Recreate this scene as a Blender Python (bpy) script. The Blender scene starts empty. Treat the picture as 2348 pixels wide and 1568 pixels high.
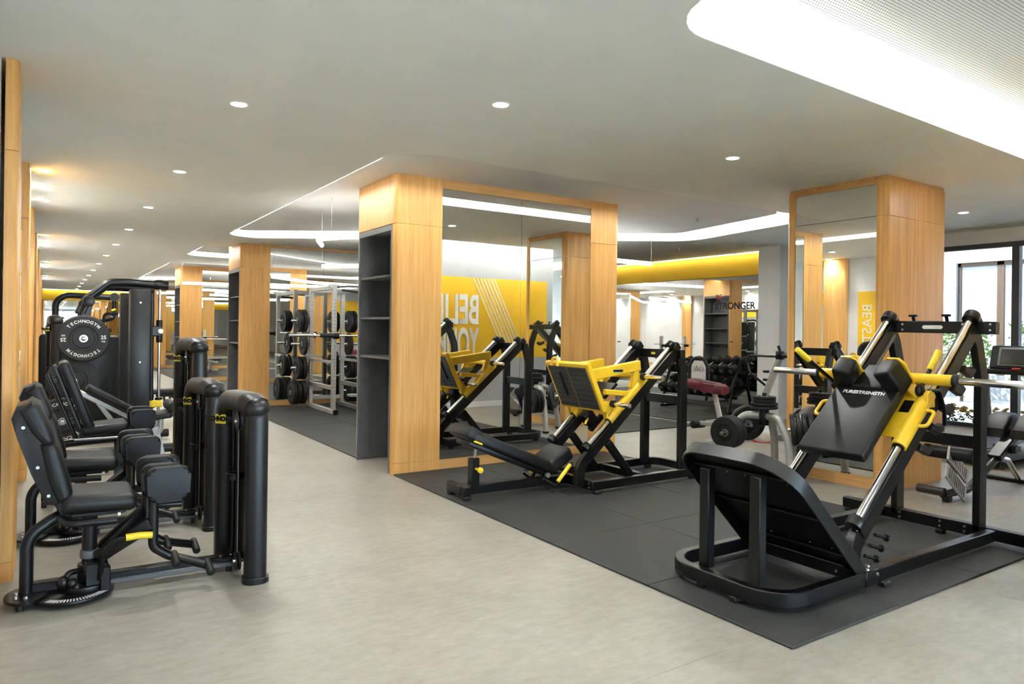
import bpy, bmesh, math, random
from mathutils import Vector, Matrix
random.seed(7)
V = Vector
PI = math.pi
scn = bpy.context.scene
col = scn.collection

# ------------------------------------------------------------------ camera
CAMH = 1.5
YAW, ROLL, FPX = .5852, .013, 1611.6
cam_d = bpy.data.cameras.new('camera')
cam = bpy.data.objects.new('camera', cam_d)
col.objects.link(cam)
_F = V((math.sin(YAW), math.cos(YAW), 0))
_R0 = V((math.cos(YAW), -math.sin(YAW), 0))
_R = math.cos(ROLL) * _R0 + math.sin(ROLL) * V((0, 0, 1))
_U = -math.sin(ROLL) * _R0 + math.cos(ROLL) * V((0, 0, 1))
cam.matrix_world = Matrix(((_R.x, _U.x, -_F.x, 0), (_R.y, _U.y, -_F.y, 0), (_R.z, _U.z, -_F.z, CAMH), (0, 0, 0, 1)))
cam_d.sensor_width = 36
cam_d.lens = FPX / 2348 * 36
cam_d.shift_y = -28.2 / 2348
cam_d.clip_start = .05
scn.camera = cam

# ------------------------------------------------------------------ view, sky, sun
scn.view_settings.view_transform = 'Standard'
scn.view_settings.look = 'None'
scn.view_settings.gamma = 1
scn.view_settings.use_curve_mapping = False
scn.view_settings.exposure = 2.68
scn.cycles.use_denoising = True
scn.cycles.max_bounces = 9
scn.cycles.diffuse_bounces = 6
scn.cycles.glossy_bounces = 6
scn.cycles.transparent_max_bounces = 8
scn.cycles.caustics_reflective = False
scn.cycles.caustics_refractive = False
scn.cycles.sample_clamp_indirect = 40
wd = bpy.data.worlds.new('sky')
scn.world = wd
wd.use_nodes = True
_n = wd.node_tree.nodes
_bg = _n['Background']
_sky = _n.new('ShaderNodeTexSky')
_sky.sky_type = 'HOSEK_WILKIE'
_sky.turbidity = 5
_sky.ground_albedo = .5
_sky.sun_direction = V((-.55, .3, .75)).normalized()
wd.node_tree.links.new(_sky.outputs[0], _bg.inputs[0])
_bg.inputs[1].default_value = 14.0
sun_d = bpy.data.lights.new('sun', 'SUN')
sun_d.energy = 8
sun_d.angle = .02
sun_d.color = (1, .96, .9)
sun = bpy.data.objects.new('sun', sun_d)
col.objects.link(sun)
sun.rotation_euler = V((-.55, .3, .75)).to_track_quat('Z', 'Y').to_euler()

DOWN_W = 12.0      # downlight spot power
COVE_E = 22.0       # cove strip emission
PEND_E = 1.8       # hanging tube emission

# ------------------------------------------------------------------ materials
def nodes(name):
    m = bpy.data.materials.new(name)
    m.use_nodes = True
    nt = m.node_tree
    return m, nt, nt.nodes['Principled BSDF']

def ramp2(nt, fac, c1, c2, p1=0., p2=1.):
    r = nt.nodes.new('ShaderNodeValToRGB')
    r.color_ramp.elements[0].position = p1
    r.color_ramp.elements[1].position = p2
    r.color_ramp.elements[0].color = (*c1, 1)
    r.color_ramp.elements[1].color = (*c2, 1)
    nt.links.new(fac, r.inputs[0])
    return r.outputs[0]

def coords(nt, scale):
    t = nt.nodes.new('ShaderNodeTexCoord')
    mp = nt.nodes.new('ShaderNodeMapping')
    mp.inputs['Scale'].default_value = scale
    nt.links.new(t.outputs['Object'], mp.inputs[0])
    return mp.outputs[0]

def noise(nt, vec, scale, detail=3, rough=.55):
    n = nt.nodes.new('ShaderNodeTexNoise')
    n.inputs['Scale'].default_value = scale
    n.inputs['Detail'].default_value = detail
    n.inputs['Roughness'].default_value = rough
    nt.links.new(vec, n.inputs['Vector'])
    return n.outputs[0]

def mat(name, c, rough=.5, metal=0., var=.12, nscale=14., bump=0., bscale=200., spec=.5, scale=(1, 1, 1), rvar=.06):
    m, nt, b = nodes(name)
    v = coords(nt, scale)
    n = noise(nt, v, nscale)
    lo = tuple(x * (1 - var) for x in c)
    hi = tuple(min(1, x * (1 + var)) for x in c)
    nt.links.new(ramp2(nt, n, lo, hi, .3, .7), b.inputs['Base Color'])
    mr = nt.nodes.new('ShaderNodeMapRange')
    mr.inputs[3].default_value = max(0, rough - rvar)
    mr.inputs[4].default_value = min(1, rough + rvar)
    nt.links.new(n, mr.inputs[0])
    nt.links.new(mr.outputs[0], b.inputs['Roughness'])
    b.inputs['Metallic'].default_value = metal
    b.inputs['Specular IOR Level'].default_value = spec
    if bump:
        bn = nt.nodes.new('ShaderNodeBump')
        bn.inputs['Strength'].default_value = bump
        bn.inputs['Distance'].default_value = .002
        nt.links.new(noise(nt, v, bscale, 2), bn.inputs['Height'])
        nt.links.new(bn.outputs[0], b.inputs['Normal'])
    return m

def emis(name, c, s):
    m, nt, b = nodes(name)
    b.inputs['Base Color'].default_value = (*c, 1)
    b.inputs['Emission Color'].default_value = (*c, 1)
    b.inputs['Emission Strength'].default_value = s
    return m

def wood_mat(name, c1, c2, axis='z'):
    m, nt, b = nodes(name)
    sc = {'z': (34, 34, 1.1), 'y': (34, 1.1, 34), 'x': (1.1, 34, 34)}[axis]
    v = coords(nt, sc)
    n1 = noise(nt, v, 1.0, 4, .6)
    big = noise(nt, coords(nt, tuple(s * .12 for s in sc)), 1.0, 2)
    base = ramp2(nt, n1, c1, c2, .28, .72)
    mx = nt.nodes.new('ShaderNodeMix')
    mx.data_type = 'RGBA'
    mx.blend_type = 'MULTIPLY'
    mx.inputs[0].default_value = .5
    nt.links.new(base, mx.inputs[6])
    nt.links.new(ramp2(nt, big, (.78, .74, .7), (1, 1, 1), .3, .7), mx.inputs[7])
    nt.links.new(mx.outputs[2], b.inputs['Base Color'])
    b.inputs['Roughness'].default_value = .38
    b.inputs['Specular IOR Level'].default_value = .35
    bn = nt.nodes.new('ShaderNodeBump')
    bn.inputs['Strength'].default_value = .12
    bn.inputs['Distance'].default_value = .001
    nt.links.new(n1, bn.inputs['Height'])
    nt.links.new(bn.outputs[0], b.inputs['Normal'])
    return m

def floor_mat():
    m, nt, b = nodes('vinyl_floor')
    v = coords(nt, (1, 1, 1))
    a = noise(nt, v, 1.6, 5, .65)
    c = noise(nt, coords(nt, (1, 2.2, 1)), 9, 5, .7)
    base = ramp2(nt, a, (.27, .252, .214), (.335, .317, .276), .3, .7)
    mx = nt.nodes.new('ShaderNodeMix')
    mx.data_type = 'RGBA'
    mx.blend_type = 'MULTIPLY'
    mx.inputs[0].default_value = .8
    nt.links.new(base, mx.inputs[6])
    nt.links.new(ramp2(nt, c, (.80, .80, .765), (1.0, 1.0, 1.0), .36, .62), mx.inputs[7])
    nt.links.new(mx.outputs[2], b.inputs['Base Color'])
    b.inputs['Roughness'].default_value = .42
    b.inputs['Specular IOR Level'].default_value = .35
    return m

def perf_mat():
    m, nt, b = nodes('perforated_panel')
    t = nt.nodes.new('ShaderNodeTexCoord')
    sx = nt.nodes.new('ShaderNodeSeparateXYZ')
    nt.links.new(t.outputs['Object'], sx.inputs[0])
    def mth(op, a, bb=None):
        q = nt.nodes.new('ShaderNodeMath')
        q.operation = op
        if hasattr(a, 'links'): nt.links.new(a, q.inputs[0])
        else: q.inputs[0].default_value = a
        if bb is not None:
            if hasattr(bb, 'links'): nt.links.new(bb, q.inputs[1])
            else: q.inputs[1].default_value = bb
        return q.outputs[0]
    P_ = .02
    fx = mth('SUBTRACT', mth('FRACT', mth('DIVIDE', sx.outputs[0], P_)), .5)
    fy = mth('SUBTRACT', mth('FRACT', mth('DIVIDE', sx.outputs[1], P_)), .5)
    d = mth('SQRT', mth('ADD', mth('MULTIPLY', fx, fx), mth('MULTIPLY', fy, fy)))
    nt.links.new(ramp2(nt, d, (.10, .10, .095), (.74, .735, .70), .2, .27), b.inputs['Base Color'])
    b.inputs['Roughness'].default_value = .8
    return m

M = {}
M['black'] = mat('black_powder_coat', (.0035, .0035, .0037), .33, 0, .2, 40, .08, 900, .42)
M['blackm'] = mat('black_satin_plastic', (.0065, .0065, .007), .36, 0, .15, 30, .05, 700, .45)
M['leather'] = mat('black_leather', (.0055, .0055, .0055), .42, 0, .2, 25, .25, 420, .38)
M['rubber'] = mat('black_rubber', (.008, .008, .008), .55, 0, .2, 30, .2, 500)
M['mat'] = mat('rubber_mat', (.026, .026, .025), .66, 0, .22, 3, .35, 380)
M['chrome'] = mat('polished_chrome', (.78, .78, .77), .13, 1, .04, 10, rvar=.03)
M['steel'] = mat('brushed_steel', (.5, .5, .5), .32, 1, .1, 30)
M['silver'] = mat('silver_paint', (.46, .46, .45), .36, .35, .08, 20)
M['silverw'] = mat('light_silver_paint', (.62, .62, .60), .38, .15, .08, 20)
M['yellow'] = mat('yellow_paint', (.84, .53, .022), .36, 0, .05, 6)
M['yplastic'] = mat('yellow_grip', (.82, .62, .03), .5, 0, .08, 40)
M['ywall'] = mat('yellow_wall', (.80, .47, .012), .6, 0, .04, 2)
M['white'] = mat('white_wall', (.74, .74, .74), .75, 0, .03, 3)
M['wgrey'] = mat('darkened_white_wall', (.44, .44, .455), .75, 0, .03, 3)  # white wall paint, darkened to offset the strong cove light
M['ceil'] = mat('ceiling_paint', (.93, .95, .90), .85, 0, .02, 2)
M['cove'] = mat('cove_white', (.86, .86, .84), .8, 0, .02, 2)
M['panel'] = perf_mat()
M['floor'] = floor_mat()
M['wood'] = wood_mat('oak_vertical', (.64, .32, .085), (.86, .49, .165))
M['woodx'] = wood_mat('oak_along_x', (.60, .31, .10), (.80, .47, .19), 'x')
M['woody'] = wood_mat('oak_along_y', (.60, .31, .10), (.80, .47, .19), 'y')
M['mirror'] = mat('mirror_glass', (.92, .935, .92), .005, 1, .005, 2, rvar=.004)
M['niche'] = mat('anthracite_laminate', (.15, .15, .153), .45, 0, .12, 8)
M['light_block'] = mat('dark_block', (.02, .02, .02), .8)
M['maroon'] = mat('maroon_vinyl', (.17, .028, .045), .36, 0, .12, 20, .15, 400)
M['grey'] = mat('grey_plastic', (.13, .13, .13), .45, 0, .1, 20)
M['lgrey'] = mat('light_grey_plastic', (.42, .42, .42), .45, 0, .1, 20)
M['print'] = mat('white_print', (.72, .72, .70), .6, 0, .05, 20)
M['ylogo'] = mat('yellow_logo', (.80, .68, .04), .5, 0, .05, 20)
M['alu'] = mat('dark_aluminium', (.045, .047, .05), .4, .3, .1, 20)
M['screen'] = mat('dark_screen', (.02, .021, .022), .2, 0, .2, 4)
M['tread'] = mat('dark_tread', (.06, .06, .056), .5, 0, .2, 20)
M['treadline'] = mat('worn_tread_line', (.012, .012, .012), .5, 0, .3, 20)
M['red'] = mat('red_plastic', (.5, .02, .02), .45, 0, .1, 20)
M['brown'] = mat('dark_hook_rubber', (.028, .019, .015), .45, 0, .2, 20)
M['gold'] = mat('smoked_gold_panel', (.36, .25, .05), .35, 0, .1, 3)
M['stone'] = mat('pale_paving', (.58, .58, .57), .8, 0, .08, 3)
M['outwall'] = mat('pale_render', (.60, .61, .62), .85, 0, .04, 2)
M['leaf'] = mat('green_leaf', (.16, .24, .05), .6, 0, .4, 30)
M['petal'] = mat('orange_petal', (.9, .42, .03), .6, 0, .35, 30)
M['bark'] = mat('bark_brown', (.12, .08, .05), .8, 0, .3, 30)
M['bframe'] = mat('bronze_frame', (.16, .10, .06), .5, 0, .2, 10)
M['winpane'] = mat('far_window_pane', (.55, .58, .60), .15, 0, .05, 2)
M['lamp'] = emis('downlight_glow', (.97, 1, .985), 30)
M['led'] = emis('led_strip', (.97, 1, .985), COVE_E)
M['led0'] = emis('dimmed_led_strip', (.97, 1, .985), COVE_E)
M['led2'] = emis('wall_wash_strip', (.97, 1, .985), 3)
M['tube'] = emis('led_tube', (1, 1, .965), PEND_E)

def glass(name='window_glass', tint=(.95, .97, .96)):
    m = bpy.data.materials.new(name)
    m.use_nodes = True
    nt = m.node_tree
    nt.nodes.remove(nt.nodes['Principled BSDF'])
    tr = nt.nodes.new('ShaderNodeBsdfTransparent')
    tr.inputs[0].default_value = (*tint, 1)
    gl = nt.nodes.new('ShaderNodeBsdfGlossy')
    gl.inputs['Roughness'].default_value = .01
    fr = nt.nodes.new('ShaderNodeFresnel')
    fr.inputs[0].default_value = 1.45
    mx = nt.nodes.new('ShaderNodeMixShader')
    nt.links.new(fr.outputs[0], mx.inputs[0])
    nt.links.new(tr.outputs[0], mx.inputs[1])
    nt.links.new(gl.outputs[0], mx.inputs[2])
    nt.links.new(mx.outputs[0], nt.nodes['Material Output'].inputs[0])
    return m
M['glass'] = glass()
M['dimming'] = glass('dimming_glass', (.36, .37, .38))  # pane colour darkened to hold down the bright outdoors

# ------------------------------------------------------------------ mesh helpers
def fillet(pts, r, n=5, closed=False):
    pts = [V(p) for p in pts]
    out = []
    N = len(pts)
    for i, p in enumerate(pts):
        if not closed and i in (0, N - 1):
            out.append(p.copy()); continue
        a, b = pts[i - 1], pts[(i + 1) % N]
        rr = r[i] if isinstance(r, (list, tuple)) else r
        if rr <= 0: out.append(p.copy()); continue
        da, db = (a - p), (b - p)
        la, lb = da.length, db.length
        da /= la; db /= lb
        ang = da.angle(db)
        if ang > PI - .02: out.append(p.copy()); continue
        t = min(rr / math.tan(ang / 2), la * .48, lb * .48)
        p0, p1 = p + da * t, p + db * t
        rad = t * math.tan(ang / 2)
        c = p + (da + db).normalized() * (rad / math.sin(ang / 2))
        v0, v1 = p0 - c, p1 - c
        for k in range(n + 1):
            f = k / n
            th = v0.angle(v1)
            s = math.sin(th)
            out.append(c + (v0 * math.sin((1 - f) * th) + v1 * math.sin(f * th)) / s)
    return out

class MB:
    def __init__(s):
        s.bm = bmesh.new()
    def _bev(s, verts, bev, seg):
        if bev <= 0: return
        es = {e for v in verts for e in v.link_edges}
        bmesh.ops.bevel(s.bm, geom=list(es), offset=bev, segments=seg, profile=.5, affect='EDGES', clamp_overlap=True)
    def box(s, c, size, rot=None, bev=.004, seg=1):
        m = Matrix.Translation(V(c))
        if rot is not None:
            m = m @ (rot.to_4x4() if len(rot) == 3 and hasattr(rot, 'to_4x4') else rot)
        m = m @ Matrix.Diagonal((size[0], size[1], size[2], 1))
        g = bmesh.ops.create_cube(s.bm, size=1, matrix=m)
        s._bev(g['verts'], bev, seg)
        return s
    def bb(s, x0, x1, y0, y1, z0, z1, bev=.003, seg=1):
        return s.box(((x0 + x1) / 2, (y0 + y1) / 2, (z0 + z1) / 2), (abs(x1 - x0), abs(y1 - y0), abs(z1 - z0)), None, bev, seg)
    def beam(s, p0, p1, w, h, up=(0, 0, 1), bev=.005, seg=1):
        p0, p1 = V(p0), V(p1)
        x = (p1 - p0).normalized()
        y = V(up).cross(x)
        if y.length < 1e-4: y = V((0, 1, 0)).cross(x)
        y.normalize()
        z = x.cross(y)
        R = Matrix((x, y, z)).transposed()
        return s.box((p0 + p1) / 2, ((p1 - p0).length, w, h), R, bev, seg)
    def cyl(s, p0, p1, r, seg=18, r2=None, bev=0):
        p0, p1 = V(p0), V(p1)
        d = p1 - p0
        q = d.to_track_quat('Z', 'Y').to_matrix().to_4x4()
        g = bmesh.ops.create_cone(s.bm, cap_ends=True, segments=seg, radius1=r, radius2=r if r2 is None else r2, depth=d.length, matrix=Matrix.Translation((p0 + p1) / 2) @ q)
        if bev:
            es = [e for e in {e for v in g['verts'] for e in v.link_edges} if len(e.link_faces) == 2 and any(len(f.verts) > 4 for f in e.link_faces)]
            bmesh.ops.bevel(s.bm, geom=es, offset=bev, segments=2, profile=.5, affect='EDGES', clamp_overlap=True)
        return s
    def sphere(s, c, r, sc=(1, 1, 1), u=16, v=10):
        m = Matrix.Translation(V(c)) @ Matrix.Diagonal((r * sc[0], r * sc[1], r * sc[2], 1))
        bmesh.ops.create_uvsphere(s.bm, u_segments=u, v_segments=v, radius=1, matrix=m)
        return s
    def sweep(s, pts, prof, closed=False, up=None, cap=True):
        """sweep a 2D profile [(a,b)] along pts; a along the side axis, b along the 'up' axis"""
        pts = [V(p) for p in pts]
        N = len(pts)
        rings = []
        prev = None
        for i, p in enumerate(pts):
            if closed:
                t = (pts[(i + 1) % N] - pts[i - 1])
            else:
                t = (pts[min(i + 1, N - 1)] - pts[max(i - 1, 0)])
            t.normalize()
            if up is not None:
                side = t.cross(V(up))
                if side.length < 1e-4: side = prev if prev else V((1, 0, 0))
                side.normalize()
                prev = side
                upv = side.cross(t)
            else:
                if prev is None:
                    a = V((0, 0, 1)) if abs(t.z) < .9 else V((1, 0, 0))
                    side = t.cross(a).normalized()
                else:
                    side = (prev - t * prev.dot(t)).normalized()
                prev = side
                upv = side.cross(t)
            sc = 1.
            if 0 < i < N - 1 or closed:
                d0 = (pts[i] - pts[i - 1]).normalized(); d1 = (pts[(i + 1) % N] - pts[i]).normalized()
                sc = 1 / max(.5, math.cos(d0.angle(d1, 0) / 2))
            rings.append([s.bm.verts.new(p + side * a * 1. + upv * b) for a, b in prof])
        n = len(prof)
        for i in range(N if closed else N - 1):
            r0, r1 = rings[i], rings[(i + 1) % N]
            for k in range(n):
                try: s.bm.faces.new((r0[k], r0[(k + 1) % n], r1[(k + 1) % n], r1[k]))
                except ValueError: pass
        if cap and not closed:
            s.bm.faces.new(rings[0][::-1]); s.bm.faces.new(rings[-1])
        return s
    def tube(s, pts, r, fil=0., seg=12, n=5, closed=False):
        p = fillet(pts, fil, n, closed) if fil else [V(q) for q in pts]
        return s.sweep(p, [(r * math.cos(2 * PI * k / seg), r * math.sin(2 * PI * k / seg)) for k in range(seg)], closed)
    def rect(s, pts, w, h, fil=0., up=(0, 0, 1), n=5, closed=False, ch=.005):
        p = fillet(pts, fil, n, closed) if fil else [V(q) for q in pts]
        a, b = w / 2, h / 2
        c = min(ch, a * .6, b * .6)
        return s.sweep(p, [(-a + c, -b), (a - c, -b), (a, -b + c), (a, b - c), (a - c, b), (-a + c, b), (-a, b - c), (-a, -b + c)], closed, up)
    def prism(s, poly, o, ax, ay, t, bev=0., seg=1):
        """polygon [(a,b)] in plane (ax, ay) at o, thickness t centred on the plane"""
        o, ax, ay = V(o), V(ax).normalized(), V(ay).normalized()
        az = ax.cross(ay).normalized()
        lo = [s.bm.verts.new(o + ax * a + ay * b - az * t / 2) for a, b in poly]
        hi = [s.bm.verts.new(o + ax * a + ay * b + az * t / 2) for a, b in poly]
        n = len(poly)
        f = [s.bm.faces.new(lo[::-1]), s.bm.faces.new(hi)]
        for k in range(n):
            f.append(s.bm.faces.new((lo[k], lo[(k + 1) % n], hi[(k + 1) % n], hi[k])))
        if bev:
            es = [e for e in set(f[0].edges) | set(f[1].edges)]
            bmesh.ops.bevel(s.bm, geom=es, offset=bev, segments=seg, profile=.5, affect='EDGES', clamp_overlap=True)
        return s
    def lathe(s, prof, o, axis=(0, 0, 1), seg=24):
        o = V(o)
        R = V(axis).to_track_quat('Z', 'Y').to_matrix()
        rings = []
        for r, hh in prof:
            if r < 1e-5: rings.append([s.bm.verts.new(o + R @ V((0, 0, hh)))])
            else: rings.append([s.bm.verts.new(o + R @ V((r * math.cos(2 * PI * k / seg), r * math.sin(2 * PI * k / seg), hh))) for k in range(seg)])
        for a, b in zip(rings[:-1], rings[1:]):
            for k in range(seg):
                k2 = (k + 1) % seg
                if len(a) == 1 and len(b) == 1: continue
                if len(a) == 1: s.bm.faces.new((a[0], b[k2], b[k]))
                elif len(b) == 1: s.bm.faces.new((a[k], a[k2], b[0]))
                else: s.bm.faces.new((a[k], a[k2], b[k2], b[k]))
        return s
    def quad(s, a, b, c, d):
        s.bm.faces.new([s.bm.verts.new(V(p)) for p in (a, b, c, d)])
        return s
    def add(s, me, mw):
        t = bmesh.new(); t.from_mesh(me); bmesh.ops.transform(t, matrix=mw, verts=t.verts)
        vm = [s.bm.verts.new(v.co) for v in t.verts]
        t.verts.ensure_lookup_table()
        for f in t.faces:
            try: s.bm.faces.new([vm[v.index] for v in f.verts])
            except ValueError: pass
        t.free()
        return s
    def mesh(s, name, off=(0, 0, 0), sharp=.62, recalc=True):
        bm = s.bm
        if recalc: bmesh.ops.recalc_face_normals(bm, faces=bm.faces)
        if V(off).length: bmesh.ops.translate(bm, vec=-V(off), verts=bm.verts)
        for f in bm.faces: f.smooth = True
        for e in bm.edges:
            if len(e.link_faces) == 2: e.smooth = e.calc_face_angle(0) < sharp
        me = bpy.data.meshes.new(name)
        bm.to_mesh(me); bm.free()
        return me

def obj(name, mb, m, parent=None, loc=None, world=True, sharp=.62, recalc=True):
    """link a mesh; with a parent, geometry is given in world space relative to the parent's location"""
    off = (0, 0, 0)
    if parent is not None and world:
        off = V(parent.location)
        if parent.parent is not None: off = off + V(parent.parent.location)
    me = mb.mesh(name, off, sharp, recalc) if isinstance(mb, MB) else mb
    me.materials.clear()
    me.materials.append(M[m] if isinstance(m, str) else m)
    o = bpy.data.objects.new(name, me)
    col.objects.link(o)
    if parent is not None: o.parent = parent
    if loc is not None: o.location = loc
    return o

def tag(o, label=None, cat=None, group=None, kind=None):
    if label: o['label'] = label
    if cat: o['category'] = cat
    if group: o['group'] = group
    if kind: o['kind'] = kind
    return o

def thing(name, label, cat, loc=(0, 0, 0), group=None, rotz=0):
    o = bpy.data.objects.new(name, None)
    o.empty_display_size = .1
    col.objects.link(o)
    o.location = loc
    o.rotation_euler = (0, 0, rotz)
    return tag(o, label, cat, group)

def copy_tree(o, parent=None):
    c = o.copy()
    col.objects.link(c)
    c.parent = parent
    for ch in list(o.children): copy_tree(ch, c)
    return c

def dup(root, loc, rotz=0, label=None, group=None):
    c = copy_tree(root)
    c.location = loc
    c.rotation_euler = (0, 0, rotz)
    if label: c['label'] = label
    if group: c['group'] = group
    return c

_txt = {}
def text_mesh(body, size=1., ext=.002, bold=0.):
    k = (body, size, ext, bold)
    if k in _txt: return _txt[k]
    cu = bpy.data.curves.new('lettering', 'FONT')
    cu.body = body; cu.size = size; cu.extrude = ext; cu.offset = bold
    cu.align_x = 'CENTER'; cu.align_y = 'CENTER'; cu.resolution_u = 3
    o = bpy.data.objects.new('lettering', cu)
    col.objects.link(o)
    bpy.context.view_layer.update()
    me = bpy.data.meshes.new_from_object(o.evaluated_get(bpy.context.evaluated_depsgraph_get()))
    bpy.data.objects.remove(o); bpy.data.curves.remove(cu)
    _txt[k] = me
    return me

def frame(o, x, y):
    """matrix with origin o, local x and y axes"""
    x = V(x).normalized(); y = V(y); y = (y - x * y.dot(x)).normalized(); z = x.cross(y)
    m = Matrix((x, y, z)).transposed().to_4x4()
    m.translation = V(o)
    return m

def lettering(name, body, o, x, y, size, m, parent, ext=.0015, bold=0., sx=1., sy=1.):
    mb = MB().add(text_mesh(body, size, ext, bold), frame(o, x, y) @ Matrix.Diagonal((sx, sy, 1, 1)))
    return obj(name, mb, m, parent)

def rrect(w, h, r, n=4):
    out = []
    for cx, cy, a in ((w / 2 - r, h / 2 - r, 0), (-w / 2 + r, h / 2 - r, 90), (-w / 2 + r, -h / 2 + r, 180), (w / 2 - r, -h / 2 + r, 270)):
        for k in range(n + 1):
            t = math.radians(a + 90 * k / n)
            out.append((cx + r * math.cos(t), cy + r * math.sin(t)))
    return out

# ------------------------------------------------------------------ room shell
H = 3.03
XL, XR, Y0, Y1 = -.232, 11.3, -10.5, 37.5
PL = -.21
MAT = .014

floor = tag(obj('floor', MB().bb(XL - .2, XR + .2, Y0 - .2, Y1 + .2, -.1, -.003, 0), 'floor'), kind='structure')
ys = [Y0] + [-9.8 + 2 * k for k in range(24)] + [Y1]
for i in range(len(ys) - 1):
    for xa, xb in ((XL, 4.62), (4.62, XR)):
        g = .0009
        obj('vinyl_sheet', MB().bb(xa + g, xb - g, ys[i] + g, ys[i + 1] - g, -.003, 0, 0), 'floor', floor)

def outline(pts, r, n=7):
    return [(p.x, p.y) for p in fillet([(x, y, 0) for x, y in pts], r, n, True)]

RECESS = [
    outline([(2.5, -2.8), (8.8, -2.8), (8.8, 2.68), (2.5, 2.5)], [.5, .5, .5, .34]),
    outline([(2.5, -9.6), (8.8, -9.6), (8.8, -4.0), (2.5, -4.0)], .5),  # unseen recess behind the camera, added to light the front faces
    outline([(2.5, 5.55), (8.55, 5.55), (9.05, 8.25), (2.5, 13.0)], [.42, .6, .6, .42]),
    outline([(2.5, 14.35), (8.6, 13.6), (8.6, 17.4), (2.5, 16.7)], [.4, .6, .6, .4]),
    outline([(2.5, 18.8), (8.6, 18.8), (8.6, 22.5), (2.5, 26.8)], [.42, .6, .6, .42]),
]
cu = bpy.data.curves.new('ceiling_curve', 'CURVE')
cu.dimensions = '2D'; cu.fill_mode = 'BOTH'
for poly in [[(XL, Y0), (XR, Y0), (XR, Y1), (XL, Y1)]] + RECESS:
    sp = cu.splines.new('POLY'); sp.points.add(len(poly) - 1); sp.use_cyclic_u = True
    for q, (x, y) in zip(sp.points, poly): q.co = (x, y, 0, 1)
co = bpy.data.objects.new('tmp', cu); col.objects.link(co); bpy.context.view_layer.update()
cm = bpy.data.meshes.new_from_object(co.evaluated_get(bpy.context.evaluated_depsgraph_get()))
bpy.data.objects.remove(co); bpy.data.curves.remove(cu)
ceiling = tag(obj('ceiling', cm, 'ceil', loc=(0, 0, H)), kind='structure')

def inset(poly, d):
    n = len(poly); out = []
    for i in range(n):
        a, b, c = V(poly[i - 1]), V(poly[i]), V(poly[(i + 1) % n])
        t = (c - a).normalized()
        out.append(b + V((-t.y, t.x)) * d)       # outlines run counter-clockwise: left is inside
    return [(p.x, p.y) for p in out]

def loft(poly, prof, closed=True):
    mb = MB(); rings = []
    for d, z in prof:
        rings.append([mb.bm.verts.new((x, y, H + z)) for x, y in inset(poly, d)])
    n = len(poly)
    for r0, r1 in zip(rings[:-1], rings[1:]):
        for k in range(n): mb.bm.faces.new((r0[k], r0[(k + 1) % n], r1[(k + 1) % n], r1[k]))
    return mb

for ri, poly in enumerate(RECESS):
    lip, dep, wid = (.055, .085, .36) if ri == 0 else (.075, .07, .50)
    OUT = -.26
    prof = [(0, 0), (0, lip), (-.02, lip), (-.02, .012), (OUT, .012), (OUT, lip + .02)]
    for k in range(1, 11):
        t = k / 10 * PI / 2
        prof.append((OUT + (wid - OUT - .02) * (.72 * (1 - math.cos(t)) + .28 * k / 10), lip + .02 + dep * math.sin(t)))
    u1, z1 = prof[-1]
    obj('cove', loft(poly, prof), 'cove', ceiling)
    led = loft(poly, [(-.17, .016), (-.17, .028), (-.225, .028), (-.225, .016)])
    obj('led_strip', led, 'led0' if ri == 0 else 'led', ceiling)
    mb = MB()
    if ri == 0: ring, zp = inset(poly, u1 + .012), z1 - .022
    else: ring, zp = [(x - .212, y - .12) for x, y in inset(poly, .31)], .056
    lo = [mb.bm.verts.new((x, y, H + zp)) for x, y in ring]
    hi = [mb.bm.verts.new((x, y, H + z1 + .03)) for x, y in ring]
    mb.bm.faces.new(lo[::-1])
    for k in range(len(ring)): mb.bm.faces.new((lo[k], lo[(k + 1) % len(ring)], hi[(k + 1) % len(ring)], hi[k]))
    obj("acoustic_panel", mb, "panel" if ri == 0 else "cove", ceiling)
    mb = MB()
    ring = inset(poly, u1 - .02)
    mb.bm.faces.new([mb.bm.verts.new((x, y, H + z1 + .035)) for x, y in ring])
    obj('recess_cap', mb, 'light_block', ceiling)

# walls
def struct(name, mb, m): return tag(obj(name, mb, m), kind='structure')
wall_left = struct('wall_left', MB().bb(XL - .15, XL, Y0, Y1, 0, H, 0), 'white')
wall_far = struct('wall_far', MB().bb(XL, XR, Y1, Y1 + .15, 0, H, 0), 'white')
wall_rear = struct('wall_rear', MB().bb(XL, XR, Y0 - .15, Y0, 2.85, H, 0).bb(XL, XR, Y0 - .15, Y0, -.05, .1, 0), 'white')
added_win = thing('added_rear_window', None, None, (2.2, Y0, 0)); tag(added_win, kind='structure')  # unseen window, added to let daylight in from behind the camera
obj('frame', MB().bb(XL, XR, Y0 - .1, Y0 - .02, .1, .16).bb(XL, XR, Y0 - .1, Y0 - .02, 2.79, 2.85), 'alu', added_win)
for x in (XL + .04, 1.4, 3.0, 4.6, 6.2, 7.8, 9.4, 11.2): obj('mullion', MB().bb(x - .04, x + .04, Y0 - .1, Y0 - .02, .16, 2.79), 'alu', added_win)
for a, b in ((XL + .08, 1.36), (1.44, 2.96), (3.04, 4.56), (4.64, 6.16), (6.24, 7.76), (7.84, 9.36), (9.44, 11.16)): obj('pane', MB().bb(a, b, Y0 - .06, Y0 - .054, .16, 2.79, 0), 'glass', added_win)
struct('baseboard_left', MB().bb(XL, XL + .015, Y0, Y1, 0, .11, .002), 'woody')
struct('baseboard_far', MB().bb(XL, XR, Y1 - .015, Y1, 0, .11, .002), 'woodx')

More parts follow.
